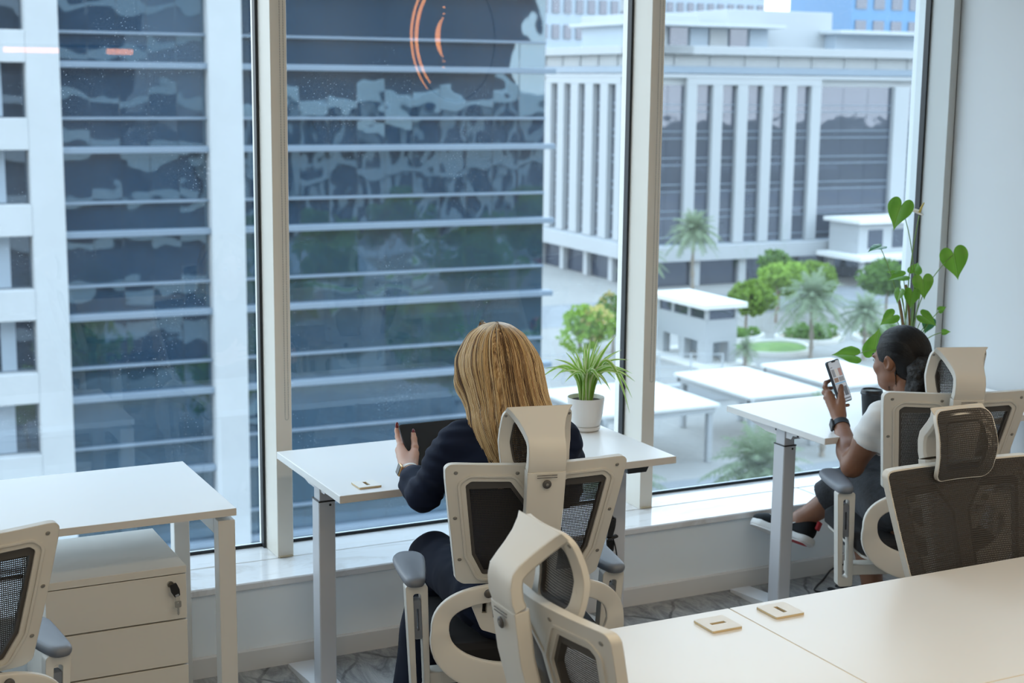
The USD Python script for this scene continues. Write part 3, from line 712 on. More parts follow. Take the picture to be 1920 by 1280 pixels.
bed('shrub_bed', 54.0, 73.5, 3.5, 1.6, 1.2, 'leaf_bright', 'strip of shrubs in front of the nearest canopy', 'shrub bed')
def fence(x0, y0, x1, y1, n, label):
    t = thing('metal_fence', label, 'fence', (x0, y0, GZ))
    d = np.array([x1 - x0, y1 - y0, 0.0])
    for i in range(n):
        q = d * i / (n - 1)
        part(t, 'post', bx(q[0] - .06, q[0] + .06, q[1] - .06, q[1] + .06, 0, 2.6), 'grey_slab', False)
    L = np.linalg.norm(d)
    part(t, 'rails', mv(join(*[bx(0, L, -.03, .03, z, z + .08) for z in (.4, 1.4, 2.5)]), R=rot('z', math.degrees(math.atan2(d[1], d[0])))), 'grey_slab', False)
fence(58.5, 112.0, 74.0, 106.0, 7, 'grey metal fence in front of the blossoming tree')
part(thing('low_wall', 'low white wall along the street behind the spider plant', 'wall', (60, 100, GZ)), 'wall_block', cb(0, 14, 0, .6, 0, 1.6, .04), 'white_render', False)

# what the tower's glass mirrors: our own block, the street below it and buildings across
t = thing('host_building', 'the office building the room belongs to, mirrored in the glass tower', 'building', (0, 0, 0))
part(t, 'lower_floors', bx(-70, 34, -25, 4.2, GZ, -0.8), 'fin_glass', False)
for i in range(5):
    part(t, 'floor_band', bx(-70, 34, 4.2, 4.7, GZ + 2.6 + i * 4.0, GZ + 3.6 + i * 4.0), 'white_render', False)
part(t, 'upper_floors', join(bx(-70, -2.2, -25, 4.2, -0.8, 36), bx(5.4, 34, -25, 4.2, -.8, 36), bx(-2.2, 5.4, -25, 4.2, 3.6, 36)), 'fin_glass', False)
for i in range(8):
    part(t, 'floor_band', join(bx(-70, -2.4, 4.2, 4.7, -.6 + i * 4, .4 + i * 4), bx(5.6, 34, 4.2, 4.7, -.6 + i * 4, .4 + i * 4)), 'white_render', False)
t = thing('colonnade_building', 'long white colonnaded building mirrored in the glass tower', 'building', (40, -150, GZ))
part(t, 'block', bx(0, 120, 0, 30, 0, 20), 'fin_glass', False)
part(t, 'cornice', cb(-2, 122, -1, 34, 20, 22.5, .1), 'roof_white', False)
part(t, 'storey_band', cb(-2, 122, 29, 33, 9, 11, .1), 'white_render', False)
for i in range(25):
    part(t, 'column', cb(i * 5 - .9, i * 5 + .9, 30, 32, 0, 20, .1), 'white_render', False)
far_tower('mirrored_tower', 'tall blue tower mirrored in the upper glass of the curtain wall', 30, 84, -230, 110, 'mirror_blue', 14, 9, -10)
far_tower('mirrored_tower', 'tall brownish tower mirrored in the far end of the curtain wall', 86, 160, -235, 110, 'mirror_brown', 14, 8, -10)
t0 = tree((52, -20, GZ), 7.5, 4.4, 'street tree mirrored in the glass tower', 'leaf_mid', 51, 'street trees mirrored in the tower')
for x, y, s in ((66, -8, 1.1), (84, -30, 1.2), (60, -48, 1.0), (96, -14, 1.1), (74, -62, 1.2), (50, 16, .8), (78, 18, .75), (20, 18, .8), (6, 19, .9), (-8, 18, .8), (34, 19, .7), (100, -58, 1.2), (110, -40, 1), (40, 4, 1.0), (60, 24, .7), (70, -22, 1.2), (46, -40, 1.1), (90, -48, 1.2), (64, 34, .7), (27, 34, .7), (14, 36, .75), (0, 33, .7), (44, 34, .75), (82, 34, .7)):
    dup(t0, (x, y, GZ), x * 37 % 360, scale=s)
for i, (x, y, w, d, mt) in enumerate(((58, -30, 9, 3, 'lawn'), (76, -45, 12, 3, 'lawn'), (90, 0, 8, 2.5, 'lawn'), (62, 6, 8, 2, 'lawn'))):
    bed('verge_bed', x, y, w, d, 0, mt, ['grass verge with kerb at the near street', 'long grass verge in the middle of the boulevard', 'grass verge by the far street corner', 'grass verge closest to the tower'][i] + ', mirrored in the tower', 'verge')
pbr('car_white', (0.75, 0.76, 0.76), 0.2); pbr('car_dark', (0.04, 0.05, 0.07), 0.2); pbr('car_red', (0.3, 0.05, 0.03), 0.25)
def car(mt, label):
    t = thing('parked_car', label, 'car', (0, 0, GZ), 0, 'cars mirrored in the tower')
    body = [(-2.2, .35), (-2.25, .8), (-1.4, .95), (-.8, 1.42), (.7, 1.45), (1.4, .98), (2.15, .85), (2.25, .4)]
    RX = np.array([[1, 0, 0], [0, 0, 1], [0, 1, 0]], float)
    part(t, 'body', mv(prism(sg.Polygon(body).buffer(.05), -.88, .88), R=RX), mt, False)
    part(t, 'windows', mv(prism(sg.Polygon([(-1.25, .98), (-.75, 1.36), (.65, 1.38), (1.2, 1.0)]), -.9, .9), R=RX), 'dark_pane', False)
    for x in (-1.35, 1.35):
        for y in (-.85, .65):
            part(t, 'wheel', mv(lathe([(.01, 0), (.33, 0), (.33, .2), (.01, .2)], 14), (x, y, .33), rot('x', -90)), 'black_plastic', 30)
    return t
cars = [car('car_white', 'white car in the street, mirrored in the tower'), car('car_dark', 'dark car in the street, mirrored in the tower'), car('car_red', 'red car in the street, mirrored in the tower')]
spots = [(50, 30, 0), (62, 36, 180), (74, 29, 5), (90, 35, 0), (56, -72, 0), (70, -80, 0), (84, -74, 180), (100, -82, 0), (68, 2, 90), (81, -10, 80), (57, -16, 90), (92, -46, 0), (30, 33, 0), (12, 30, 0)]
for k, (x, y, a) in enumerate(spots):
    if k < 3:
        pr = stage.GetPrimAtPath(cars[k]); pr.GetAttribute('xformOp:translate').Set(Gf.Vec3d(x, y, GZ + .03)); pr.GetAttribute('xformOp:rotateZ').Set(float(a))
    else:
        dup(cars[k % 3], (x, y, GZ + .03), a)
# ------------------------------------------------------------------ office chairs
mat('chair_white', {'bv': ('bevel', {'radius': 0.004, 'samples': 4}), 'p': ('principled_bsdf', {'base_color': (0.66, 0.64, 0.59), 'roughness': 0.42})}, [('bv.bevel', 'p.normal')], 'p.BSDF')
pbr('chair_rim', (0.075, 0.07, 0.066), 0.5)
pbr('arm_pad', (0.17, 0.185, 0.215), 0.45)
pbr('seat_fabric', (0.012, 0.012, 0.014), 0.9, bump=(900, 0.3, 0.001))
pbr('screw_grey', (0.28, 0.27, 0.25), 0.35, metallic=0.5)
def mesh_cloth(name, thread, k, th):
    mat(name, {'tc': ('texture_coordinate', {}), 's': ('separate_xyz', {}),
               'kx': ('math', {'math_type': 'multiply', 'value2': k}), 'kz': ('math', {'math_type': 'multiply', 'value2': k * .8}),
               'sx': ('math', {'math_type': 'sine'}), 'sz': ('math', {'math_type': 'sine'}),
               'gx': ('math', {'math_type': 'greater_than', 'value2': th}), 'gz': ('math', {'math_type': 'greater_than', 'value2': th}),
               'h': ('math', {'math_type': 'multiply'}), 'h2': ('math', {'math_type': 'multiply', 'value2': 0.93}),
               'p': ('principled_bsdf', {'base_color': thread, 'roughness': 0.6}), 't': ('transparent_bsdf', {}), 'm': ('mix_closure', {})},
        [('tc.object', 's.vector'), ('s.x', 'kx.value1'), ('s.z', 'kz.value1'), ('kx.value', 'sx.value1'), ('kz.value', 'sz.value1'), ('sx.value', 'gx.value1'), ('sz.value', 'gz.value1'),
         ('gx.value', 'h.value1'), ('gz.value', 'h.value2'), ('h.value', 'h2.value1'), ('h2.value', 'm.fac'), ('p.BSDF', 'm.closure1'), ('t.BSDF', 'm.closure2')], 'm.closure')
mesh_cloth('mesh_cloth', (0.034, 0.031, 0.029), 1500.0, -0.25)

def fine(m, size):
    v, f = arr(m)
    t = trimesh.Trimesh(v, f, process=True)
    v, f = trimesh.remesh.subdivide_to_size(t.vertices, t.faces, size)
    t = trimesh.Trimesh(v, f, process=True)
    return np.array(t.vertices), np.array(t.faces)
LEAN = math.tan(math.radians(19))
def back_map(m, z0=0.655):
    """(u, v, w) -> chair space: u across, v up the back, w towards the sitter"""
    v, f = arr(m)
    u, h, w = v[:, 0], v[:, 1], v[:, 2]
    y = -0.194 - h * LEAN * .95 + 0.10 * h * h + 0.55 * u * u
    return np.stack([u * 1.08, y + w, z0 + h * 0.965], 1), f
def mirror(p): return sa.scale(p, -1, 1, origin=(0, 0))
def sheet(poly, w0, w1, size=0.03):
    return fine(prism(poly, w0, w1), size)
def head_map(m):
    v, f = arr(m)
    u, h, w = v[:, 0], v[:, 1], v[:, 2]
    y = -0.285 + 0.075 * np.sin(np.clip(h / .19, -.1, 1.1) * PI) * .35 + 1.4 * u * u + 0.02 * (1 - h / .19)
    return np.stack([u, y + w, 0.935 + h], 1), f

def office_chair(label, loc, rz, arms=True):
    t = thing('office_chair', label, 'office chair', loc, rz, 'white framed mesh office chairs')
    outline = sg.Polygon([(0, -.036), (.165, -.034), (.183, -.02), (.197, .075), (.213, .19), (.226, .29), (.230, .336), (.2, .337), (0, .331)])
    outline = outline.union(mirror(outline)).buffer(-.018, quad_segs=12).buffer(.018, quad_segs=12)
    op = soft([(.018, -.006), (.018, .205), (.070, .283), (.165, .286), (.178, .274), (.167, .19), (.149, .06), (.118, -.006)], .010, 12)
    ops = op.union(mirror(op))
    part(t, 'back_frame', back_map(sheet(outline.difference(ops), -.013, .011)), 'chair_white', 40)
    lip = ops.buffer(.020).difference(ops.buffer(.0125)).intersection(outline.buffer(-.006))
    part(t, 'frame_ridge', back_map(sheet(lip, -.0165, -.012)), 'chair_white', 40)
    inner = ops.buffer(-.009).difference(sg.box(-.3, .262, .3, .4))
    part(t, 'mesh_rim', back_map(sheet(ops.buffer(.001).difference(inner), -.007, .009)), 'chair_rim', 40, 'dark grey rim around the mesh')
    part(t, 'back_mesh', back_map(sheet(outline.buffer(-.004), .0115, .0135)), 'mesh_cloth', 40, 'dark see-through mesh')
    scr = lathe([(.0001, -.0015), (.0042, -.0015), (.0052, 0), (.0052, .001), (.0001, .001)], 12)
    for u, h in ((.203, .312), (.055, .308), (.197, .175), (.178, .045)):
        for s in (-1, 1):
            part(t, 'screw', back_map(mv(scr, (s * u, h, -.0135))), 'screw_grey', True)
    # the spine: a hollow-looking post that leans away behind the back, then folds forward and flares into the headrest
    def post(path, widths, th):
        rings = []
        P = np.asarray(path, float); tt = np.gradient(P, axis=0)
        for (y, z), (ty, tz), w in zip(P, tt, widths):
            n = np.array([-tz, ty]) / math.hypot(ty, tz)
            c = .006
            ring = [(-w, -th), (-w + c, -th - c), (w - c, -th - c), (w, -th), (w, th), (w - c, th + c * .3), (-w + c, th + c * .3), (-w, th)]
            rings.append([(a, y - n[0] * b * -1, z - n[1] * b * -1) for a, b in ring])
        return loft(np.array(rings))
    part(t, 'spine', post([(-.225, .43), (-.258, .58), (-.303, .74), (-.338, .87), (-.353, .971)], [.042, .045, .048, .050, .0515], .014), 'chair_white', 30)
    part(t, 'logo_disc', mv(lathe([(.0001, -.003), (.0085, -.003), (.0115, -.001), (.012, .001), (.0001, .001)], 24), (0, -.3705, .938), rot('x', -82)), 'chair_rim', True, 'round dark bolt cover')
    part(t, 'logo_disc', mv(lathe([(.0001, -.0045), (.004, -.0045), (.0045, -.003), (.0001, -.003)], 16), (0, -.3705, .938), rot('x', -82)), 'screw_grey', True)
    for k in range(2):
        part(t, 'groove', mv(cb(-.027, .027, -.001, .001, -.0008, .0008, .0004), (0, -.3715, .962 - k * .006)), 'chair_rim', False)
    arch_y = [-.354, -.361, -.364, -.360, -.349, -.330, -.308, -.290, -.281]
    arch_z = [.9735, .99, 1.020, 1.040, 1.053, 1.070, 1.090, 1.109, 1.119]
    arch_w = [.051, .0505, .050, .0495, .050, .055, .064, .077, .088]
    part(t, 'headrest_arch', post(list(zip(arch_y, arch_z)), arch_w, .011), 'chair_white', 30)
    hr = soft([(-.090, .0), (.090, .0), (.098, .09), (.092, .188), (-.092, .188), (-.098, .09)], .03)
    ho = soft([(-.060, .026), (.060, .026), (.070, .09), (.062, .158), (-.062, .158), (-.070, .09)], .022)
    part(t, 'headrest_frame', head_map(sheet(hr.difference(ho), -.010, .004, .025)), 'chair_white', 40)
    part(t, 'headrest_rim', head_map(sheet(ho.buffer(.001).difference(ho.buffer(-.006)), -.005, .003, .025)), 'chair_rim', 40)
    part(t, 'headrest_mesh', head_map(sheet(hr.buffer(-.003), .0042, .006, .025)), 'mesh_cloth', 40, 'dark mesh of the headrest')
    for u, h in ((.086, .165), (.082, .02)):
        for s in (-1, 1):
            part(t, 'screw', head_map(mv(scr, (s * u, h, -.0105), s=.8)), 'screw_grey', True)
    # yoke ring that carries the back, with the lumbar plate inside it
    an = np.linspace(-.5 * PI, 1.5 * PI, 65)[:-1]
    C_, W_ = [], []
    for a in an:
        cx, sz = np.sign(math.cos(a)) * abs(math.cos(a)) ** .72, np.sign(math.sin(a)) * abs(math.sin(a)) ** .85
        x, z = .246 * cx, .505 + (.112 if sz > 0 else .140) * sz
        C_.append((x, -.264 + .95 * x * x + (.025 * (-sz) if sz < 0 else .015 * sz), z)); W_.append(.024 + .020 * max(0, -sz))
    C_ = np.array(C_); T_ = np.roll(C_, -1, 0) - np.roll(C_, 1, 0)
    ring = []
    for c, tg, hw in zip(C_, T_, W_):
        nz = np.array([tg[2], 0, -tg[0]]); nz /= np.linalg.norm(nz)
        b, hd = np.array([0, 1.0, 0]), .011
        ring.append([c + nz * i * hw + b * j * hd for i, j in ((-1, -.6), (-.8, -1), (.8, -1), (1, -.6), (1, .6), (.8, 1), (-.8, 1), (-1, .6))])
    ring = np.array(ring); ring = np.concatenate([ring, ring[:1]])
    part(t, 'yoke', loft(ring, False), 'chair_white', 40)
    for s in (-1, 1):
        part(t, 'yoke_bolt', mv(lathe([(.0001, -.004), (.005, -.004), (.011, -.002), (.0125, .001), (.0001, .001)], 20), (s * .125, -.2605, .617), rot('x', -90)), 'chair_rim', True)
    lum = soft([(-.150, .075), (.150, .075), (.162, .05), (.13, -.03), (.06, -.055), (-.06, -.055), (-.13, -.03), (-.162, .05)], .012)
    lo = soft([(.035, .045), (.105, .045), (.10, .005), (.07, -.022), (.035, -.026)], .008)
    slot = sg.box(.118, .02, .130, .055)
    lo = lo.union(mirror(lo)); slot = slot.union(mirror(slot))
    LM = lambda m: (lambda v, f: (np.stack([v[:, 0], -.205 + v[:, 2] + .55 * v[:, 0] ** 2 - .15 * v[:, 1], .525 + v[:, 1]], 1), f))(*arr(m))
    part(t, 'lumbar_plate', LM(sheet(lum.difference(lo).difference(slot), -.008, .006)), 'chair_white', 40)
    part(t, 'lumbar_mesh', LM(sheet(lum.buffer(-.004), .0062, .008)), 'seat_fabric', 40, 'black pad of the lumbar support')
    # seat, arms, base
    seat = hull([(x * a, y + .065, z) for x, y, z in [(q[0], q[1], zz) for q in rrect(-.245, .245, -.235, .245, .07).exterior.coords for zz in (.392, .428)] for a in (1,)] +
                [(q[0], q[1] + .065, zz) for q in rrect(-.232, .232, -.222, .232, .07).exterior.coords for zz in (.382, .442)])
    part(t, 'seat', seat, 'seat_fabric', 40, 'black seat cushion')
    part(t, 'seat_shell', hull([(q[0], q[1] + .06, zz * (1)) for q in rrect(-.235, .235, -.225, .23, .06).exterior.coords for zz in (.372, .381)] + [(q[0], q[1] + .03, .335) for q in rrect(-.15, .15, -.16, .15, .05).exterior.coords]), 'chair_white', 40)
    part(t, 'tilt_mechanism', cb(-.075, .075, -.14, .12, .27, .34, .015), 'chair_rim', 30)
    for s in (-1, 1):
        pad = sg.Polygon(spline([(0, -.122), (.022, -.112), (.030, -.085), (.040, .0), (.0455, .07), (.041, .118), (.022, .140), (0, .145), (-.022, .140), (-.041, .118), (-.0455, .07), (-.040, .0), (-.030, -.085), (-.022, -.112), (0, -.122)], 60)[:-1])
        q = np.array(pad.exterior.coords)[:-1]
        layers = [np.c_[q[:, 0] * k, (q[:, 1] - .01) * (1 - (1 - k) * .5) + .01, np.full(len(q), .600 + dz + .0035 * np.clip(q[:, 1] / .14, -1, 1) ** 2)] for dz, k in ((-.0155, .70), (-.0125, .88), (-.006, .97), (.001, 1.0), (.007, .975), (.0115, .90), (.0145, .76), (.0155, .5))]
        a = part(t, 'armrest', mv(loft(np.array(layers)), (s * .280, .02, 0), rot('z', s * 5)), 'arm_pad', True, 'grey arm pad')
        pl = soft([(-.026, -.05), (.026, -.05), (.031, .29), (-.031, .29)], .010).difference(rrect(-.011, .011, -.02, .265, .008))
        P = lambda m: (lambda v, f: (np.stack([s * (v[:, 0] + .284 + .05 * (v[:, 1] - .29)), v[:, 2] - .055 + .10 * (.29 - v[:, 1]) * .5, .30 + v[:, 1]], 1), f[:, ::int(s)] if s > 0 else f[:, ::-1]))(*arr(m))
        part(a, 'arm_post', P(sheet(pl, -.020, .020, .04)), 'chair_white', 40, 'white slotted arm post')
        part(a, 'height_slider', P(fine(prism(rrect(-.0105, .0105, .13, .245, .004).difference(rrect(-.003, .003, .155, .22, .0028)), -.017, .014), .04)), 'arm_pad', 40)
        part(a, 'arm_bracket', hull([(s * x, y, z) for x in (.05, .255) for y in (-.055, .0) for z in (.290, .325)]), 'chair_white', 40)
    part(t, 'gas_lift', lathe([(.001, .09), (.027, .09), (.027, .20), (.018, .205), (.018, .28), (.001, .28)], 20), 'chair_rim', 30)
    for k in range(5):
        A = rot('z', 72 * k + 18)
        part(t, 'base_leg', mv(hull([(x, y, z) for x, y, z in ((.02, -.028, .075), (.02, .028, .075), (.02, -.026, .12), (.02, .026, .12), (.31, -.016, .062), (.31, .016, .062), (.31, -.014, .085), (.31, .014, .085))]), R=A), 'chair_white', 30)
        part(t, 'castor', mv(mv(join(mv(lathe([(.001, 0), (.024, 0), (.028, .004), (.028, .018), (.024, .022), (.001, .022)], 16), (0, -.024, 0), rot('x', -90)), mv(lathe([(.001, 0), (.024, 0), (.028, .004), (.028, .018), (.024, .022), (.001, .022)], 16), (0, .002, 0), rot('x', -90)), bx(-.006, .006, -.006, .006, 0, .036)), (.31, 0, .0285)), R=A), 'black_plastic', 30)
    return t
chairA = office_chair('white framed mesh office chair the blonde woman sits in', (1.859, 3.668, 0), -12.5)
dup(chairA, (1.598, 2.460, 0), -90, 'white framed mesh office chair seen side-on at the end of the shared bench')
chairC = dup(chairA, (3.561, 3.897, 0), -20, 'white framed mesh office chair the woman with the phone sits in')
dup(chairA, (2.795, 2.655, 0), 178, 'mesh office chair turned to face the shared bench, its dark mesh front showing')
dup(chairA, (0.300, 3.600, 0), 5, 'white framed mesh office chair beside the drawer pedestal, its back partly cut off')
# ------------------------------------------------------------------ people: smooth solids from blended round bones
def surface_nets(D, o, h):
    S = D < 0
    c = [S[a:S.shape[0] - 1 + a, b:S.shape[1] - 1 + b, d:S.shape[2] - 1 + d] for a, b, d in np.ndindex(2, 2, 2)]
    n = sum(x.astype(np.int8) for x in c)
    act = (n > 0) & (n < 8)
    ii = np.argwhere(act)
    idx = -np.ones(act.shape, int); idx[tuple(ii.T)] = np.arange(len(ii))
    acc, cnt = np.zeros((len(ii), 3)), np.zeros(len(ii))
    cor = list(np.ndindex(2, 2, 2))
    for a in cor:
        for ax in range(3):
            if a[ax] == 0:
                b = list(a); b[ax] = 1
                da, db = D[tuple((ii + a).T)], D[tuple((ii + b).T)]
                x = (da < 0) != (db < 0)
                t = da[x] / (da[x] - db[x])
                p = np.tile(np.array(a, float), (x.sum(), 1)); p[:, ax] += t
                acc[x] += p; cnt[x] += 1
    V = (ii + acc / cnt[:, None]) * h + o
    F = []
    for ax in range(3):
        u, w = (ax + 1) % 3, (ax + 2) % 3
        sl = [slice(0, -1)] * 3
        a = S[tuple(slice(0, -1) if k == ax else slice(None) for k in range(3))]
        b = S[tuple(slice(1, None) if k == ax else slice(None) for k in range(3))]
        e = np.argwhere(a != b)
        e = e[(e[:, u] > 0) & (e[:, w] > 0) & (e[:, u] < idx.shape[u]) & (e[:, w] < idx.shape[w])]
        def at(du, dw):
            q = e.copy(); q[:, u] += du; q[:, w] += dw
            return idx[tuple(q.T)]
        q = np.stack([at(-1, -1), at(0, -1), at(0, 0), at(-1, 0)], 1)
        fl = ~a[tuple(e.T)]
        q[fl] = q[fl][:, ::-1]
        F += [q[:, [0, 1, 2]], q[:, [0, 2, 3]]]
    F = np.vstack(F)
    return V, F[(F >= 0).all(1)]

def smin(a, b, k):
    t = np.maximum(k - np.abs(a - b), 0) / k
    return np.minimum(a, b) - t * t * k * .25
def bone(p, a, b, ra, rb):
    a, b = np.asarray(a, float), np.asarray(b, float)
    d = b - a; t = np.clip(((p - a) @ d) / (d @ d + 1e-12), 0, 1)
    return np.linalg.norm(p - a - t[..., None] * d, axis=-1) - (ra + (rb - ra) * t)
def egg(p, c, r, R=None):
    q = p - np.asarray(c, float)
    if R is not None: q = q @ np.asarray(R)
    r = np.asarray(r, float)
    k0 = np.linalg.norm(q / r, axis=-1); k1 = np.linalg.norm(q / (r * r), axis=-1)
    return k0 * (k0 - 1) / (k1 + 1e-9)
def chain_(pts, rad):
    return [('b', pts[i], pts[i + 1], rad[i], rad[i + 1]) for i in range(len(pts) - 1)]
def solid(prims, h, k=0.02, ripple=None, cut=None):
    """prims: ('b', a, b, ra, rb[, k]) or ('e', centre, radii, R or None[, k]); a negative k carves"""
    lo, hi = np.full(3, 9e9), np.full(3, -9e9)
    box = []
    for q in prims:
        if q[0] == 'b':
            a, b = np.array(q[1], float), np.array(q[2], float); m = max(q[3], q[4])
            l, u = np.minimum(a, b) - m, np.maximum(a, b) + m
        else:
            m = max(q[2]); l, u = np.array(q[1], float) - m, np.array(q[1], float) + m
        box.append((l, u)); lo, hi = np.minimum(lo, l), np.maximum(hi, u)
    lo -= 4 * h; hi += 4 * h
    n = np.ceil((hi - lo) / h).astype(int) + 1
    D = np.full(n, 0.2, np.float32)
    for q, (l, u) in zip(prims, box):
        kk = q[5] if q[0] == 'b' and len(q) > 5 else q[4] if q[0] == 'e' and len(q) > 4 else k
        pad = abs(kk) + 3 * h
        i0 = np.maximum(np.floor((l - pad - lo) / h).astype(int), 0); i1 = np.minimum(np.ceil((u + pad - lo) / h).astype(int) + 1, n)
        g = np.stack(np.meshgrid(*[lo[d] + np.arange(i0[d], i1[d]) * h for d in range(3)], indexing='ij'), -1)
        d = bone(g, *q[1:5]) if q[0] == 'b' else egg(g, q[1], q[2], q[3])
        s = tuple(slice(a, b) for a, b in zip(i0, i1))
        D[s] = smin(D[s], d, kk) if kk > 0 else -smin(-D[s], d, -kk)
    if ripple or cut:
        g = np.stack(np.meshgrid(*[lo[d] + np.arange(n[d]) * h for d in range(3)], indexing='ij'), -1)
        near = np.abs(D) < .04
        if ripple: D[near] += ripple(g[near])
        if cut: D = np.maximum(D, cut(g))
    return surface_nets(D, lo, h)
def relax(m, n=6):
    t = trimesh.Trimesh(*m, process=False)
    trimesh.smoothing.filter_taubin(t, lamb=.5, nu=.53, iterations=n)
    return np.array(t.vertices), np.array(t.faces)
def pl(c, R):
    c = np.asarray(c, float)
    return lambda *p: c + R @ np.asarray(p, float)
def head_prims(c, R, f=1.0):
    L = pl(c, R * f)
    S = lambda *r: tuple(np.array(r) * f)
    P = [('e', L(0, -.014, .026), S(.076, .094, .086), R), ('e', L(0, .028, -.028), S(.060, .064, .076), R, .03), ('e', L(0, .050, -.078), S(.040, .038, .030), R, .03),
         ('e', L(.043, .015, -.060), S(.022, .035, .026), R, .02), ('e', L(-.043, .015, -.060), S(.022, .035, .026), R, .02),
         ('b', L(0, .088, .010), L(0, .104, -.022), .0075 * f, .0115 * f, .012), ('e', L(.009, .096, -.027), S(.008, .009, .007), R, .008), ('e', L(-.009, .096, -.027), S(.008, .009, .007), R, .008),
         ('e', L(.030, .076, .020), S(.022, .012, .008), R, .012), ('e', L(-.030, .076, .020), S(.022, .012, .008), R, .012),
         ('e', L(.031, .086, .004), S(.014, .010, .009), R, -.010), ('e', L(-.031, .086, .004), S(.014, .010, .009), R, -.010),
         ('e', L(0, .086, -.049), S(.021, .010, .006), R, .006), ('e', L(0, .084, -.059), S(.018, .010, .0065), R, .006), ('e', L(.034, .066, -.022), S(.022, .018, .018), R, .02), ('e', L(-.034, .066, -.022), S(.022, .018, .018), R, .02)]
    for s in (-1, 1):
        P += [('e', L(s * .078, -.006, -.006), S(.009, .019, .028), R @ rot('z', s * -14), .008), ('e', L(s * .085, -.000, -.004), S(.006, .010, .016), R @ rot('z', s * -14), -.006)]
    return P
def face_parts(t, c, R, f, iris, brow, lip):
    L = pl(c, R * f)
    for s in (-1, 1):
        e = trimesh.creation.icosphere(2, .0105 * f)
        ep = part(t, 'eye', mv(e, L(s * .031, .0745, .004)), 'eye_white', True)
        part(ep, 'iris', mv(lathe([(.0001, .0012), (.0045, .0008), (.0052, 0), (.0001, -.001)], 16), L(s * .031, .0845, .002), R @ rot('x', -90), s=f), iris, True)
        a = np.linspace(-1, 1, 9)
        part(t, 'eyebrow', tube(np.array([L(s * (.030 + .017 * q), .0885 - .006 * q * q - .003 * q, .0235 + .004 * (1 - q * q)) for q in a]), .0022 * f * (1.1 - .5 * np.abs(a)), 6), brow, True)
        part(ep, 'eyelashes', tube(np.array([L(s * (.031 + .012 * q), .087 - .004 * q * q - .001 * q, .0075 - .003 * q * q) for q in a]), .0011 * f, 5), 'black_plastic', True)
    part(t, 'lips', join(*[mv(trimesh.creation.icosphere(2, 1.0), L(0, .0885, z), R, s=(.0175 * f, .0075 * f, .0046 * f)) for z in (-.0505, -.0585)]), lip, True)
def finger(pts, r0, r1):
    n = len(pts)
    return [('b', pts[i], pts[i + 1], r0 + (r1 - r0) * i / (n - 1), r0 + (r1 - r0) * (i + 1) / (n - 1), .005) for i in range(n - 1)]
pbr('skin_fair', (0.60, 0.36, 0.265), 0.5, subsurface_weight=0.12, subsurface_scale=0.006)
pbr('skin_brown', (0.25, 0.112, 0.062), 0.42, noise=(14, 0.12, None))
pbr('eye_white', (0.75, 0.73, 0.70), 0.2)
pbr('iris_brown', (0.04, 0.02, 0.01), 0.2)
pbr('iris_blue', (0.12, 0.2, 0.28), 0.2)
pbr('brow_dark', (0.012, 0.009, 0.008), 0.7)
pbr('brow_blonde', (0.22, 0.14, 0.07), 0.7)
pbr('lip_rose', (0.40, 0.15, 0.12), 0.4)
pbr('lip_brown', (0.16, 0.055, 0.04), 0.4)
pbr('nail_red', (0.14, 0.004, 0.01), 0.12, coat_weight=0.6)
pbr('navy_cloth', (0.0045, 0.010, 0.030), 0.85, bump=(700, 0.15, 0.0006), specular_ior_level=0.25)
pbr('navy_trouser', (0.005, 0.009, 0.024), 0.85, bump=(700, 0.15, 0.0006), specular_ior_level=0.25)
pbr('white_cotton', (0.72, 0.72, 0.71), 0.85, bump=(600, 0.12, 0.0006))
pbr('grey_denim', (0.055, 0.062, 0.075), 0.85, noise=(60, 0.35, None), bump=(800, 0.2, 0.0006))
pbr('strap_white', (0.72, 0.70, 0.66), 0.5)
pbr('strap_dark', (0.02, 0.027, 0.038), 0.5)
pbr('gold', (0.75, 0.52, 0.28), 0.25, metallic=1.0)
pbr('tablet_black', (0.016, 0.017, 0.019), 0.35)
pbr('shoe_black', (0.006, 0.007, 0.009), 0.7, specular_ior_level=0.25)
pbr('shoe_white', (0.72, 0.72, 0.71), 0.5)
pbr('shoe_red', (0.45, 0.012, 0.02), 0.5)
def hair_mat(name, ramp, rough, sc, spec=0.55):
    mat(name, {'tc': ('texture_coordinate', {}), 'm': ('mapping', {'scale': sc}), 'n': ('noise_texture', {'scale': 1.0, 'detail': 4.0, 'roughness': 0.6, 'distortion': 0.4}),
               'r': ('rgb_ramp', {'ramp': ramp}), 'b': ('bump', {'strength': 0.5, 'distance': 0.004}), 'p': ('principled_bsdf', {'roughness': rough, 'specular_ior_level': spec})},
        [('tc.object', 'm.vector'), ('m.vector', 'n.vector'), ('n.fac', 'r.fac'), ('r.color', 'p.base_color'), ('n.fac', 'b.height'), ('b.normal', 'p.normal')], 'p.BSDF')
hair_mat('hair_blonde', [(0.30, (0.075, 0.038, 0.013)), (0.43, (0.24, 0.135, 0.05)), (0.54, (0.43, 0.27, 0.115)), (0.68, (0.66, 0.48, 0.26))], 0.38, (95, 95, 4.0))
hair_mat('hair_black', [(0.3, (0.002, 0.002, 0.003)), (0.7, (0.007, 0.006, 0.006))], 0.5, (30, 110, 110), 0.3)
pbr('hair_curly', (0.008, 0.007, 0.007), 0.6, bump=(70, 0.8, 0.01))
for i, c in enumerate(((0.60, 0.42, 0.20), (0.36, 0.21, 0.085), (0.11, 0.055, 0.02), (0.72, 0.55, 0.32))):
    pbr('hair_strand_%d' % i, c, 0.35)

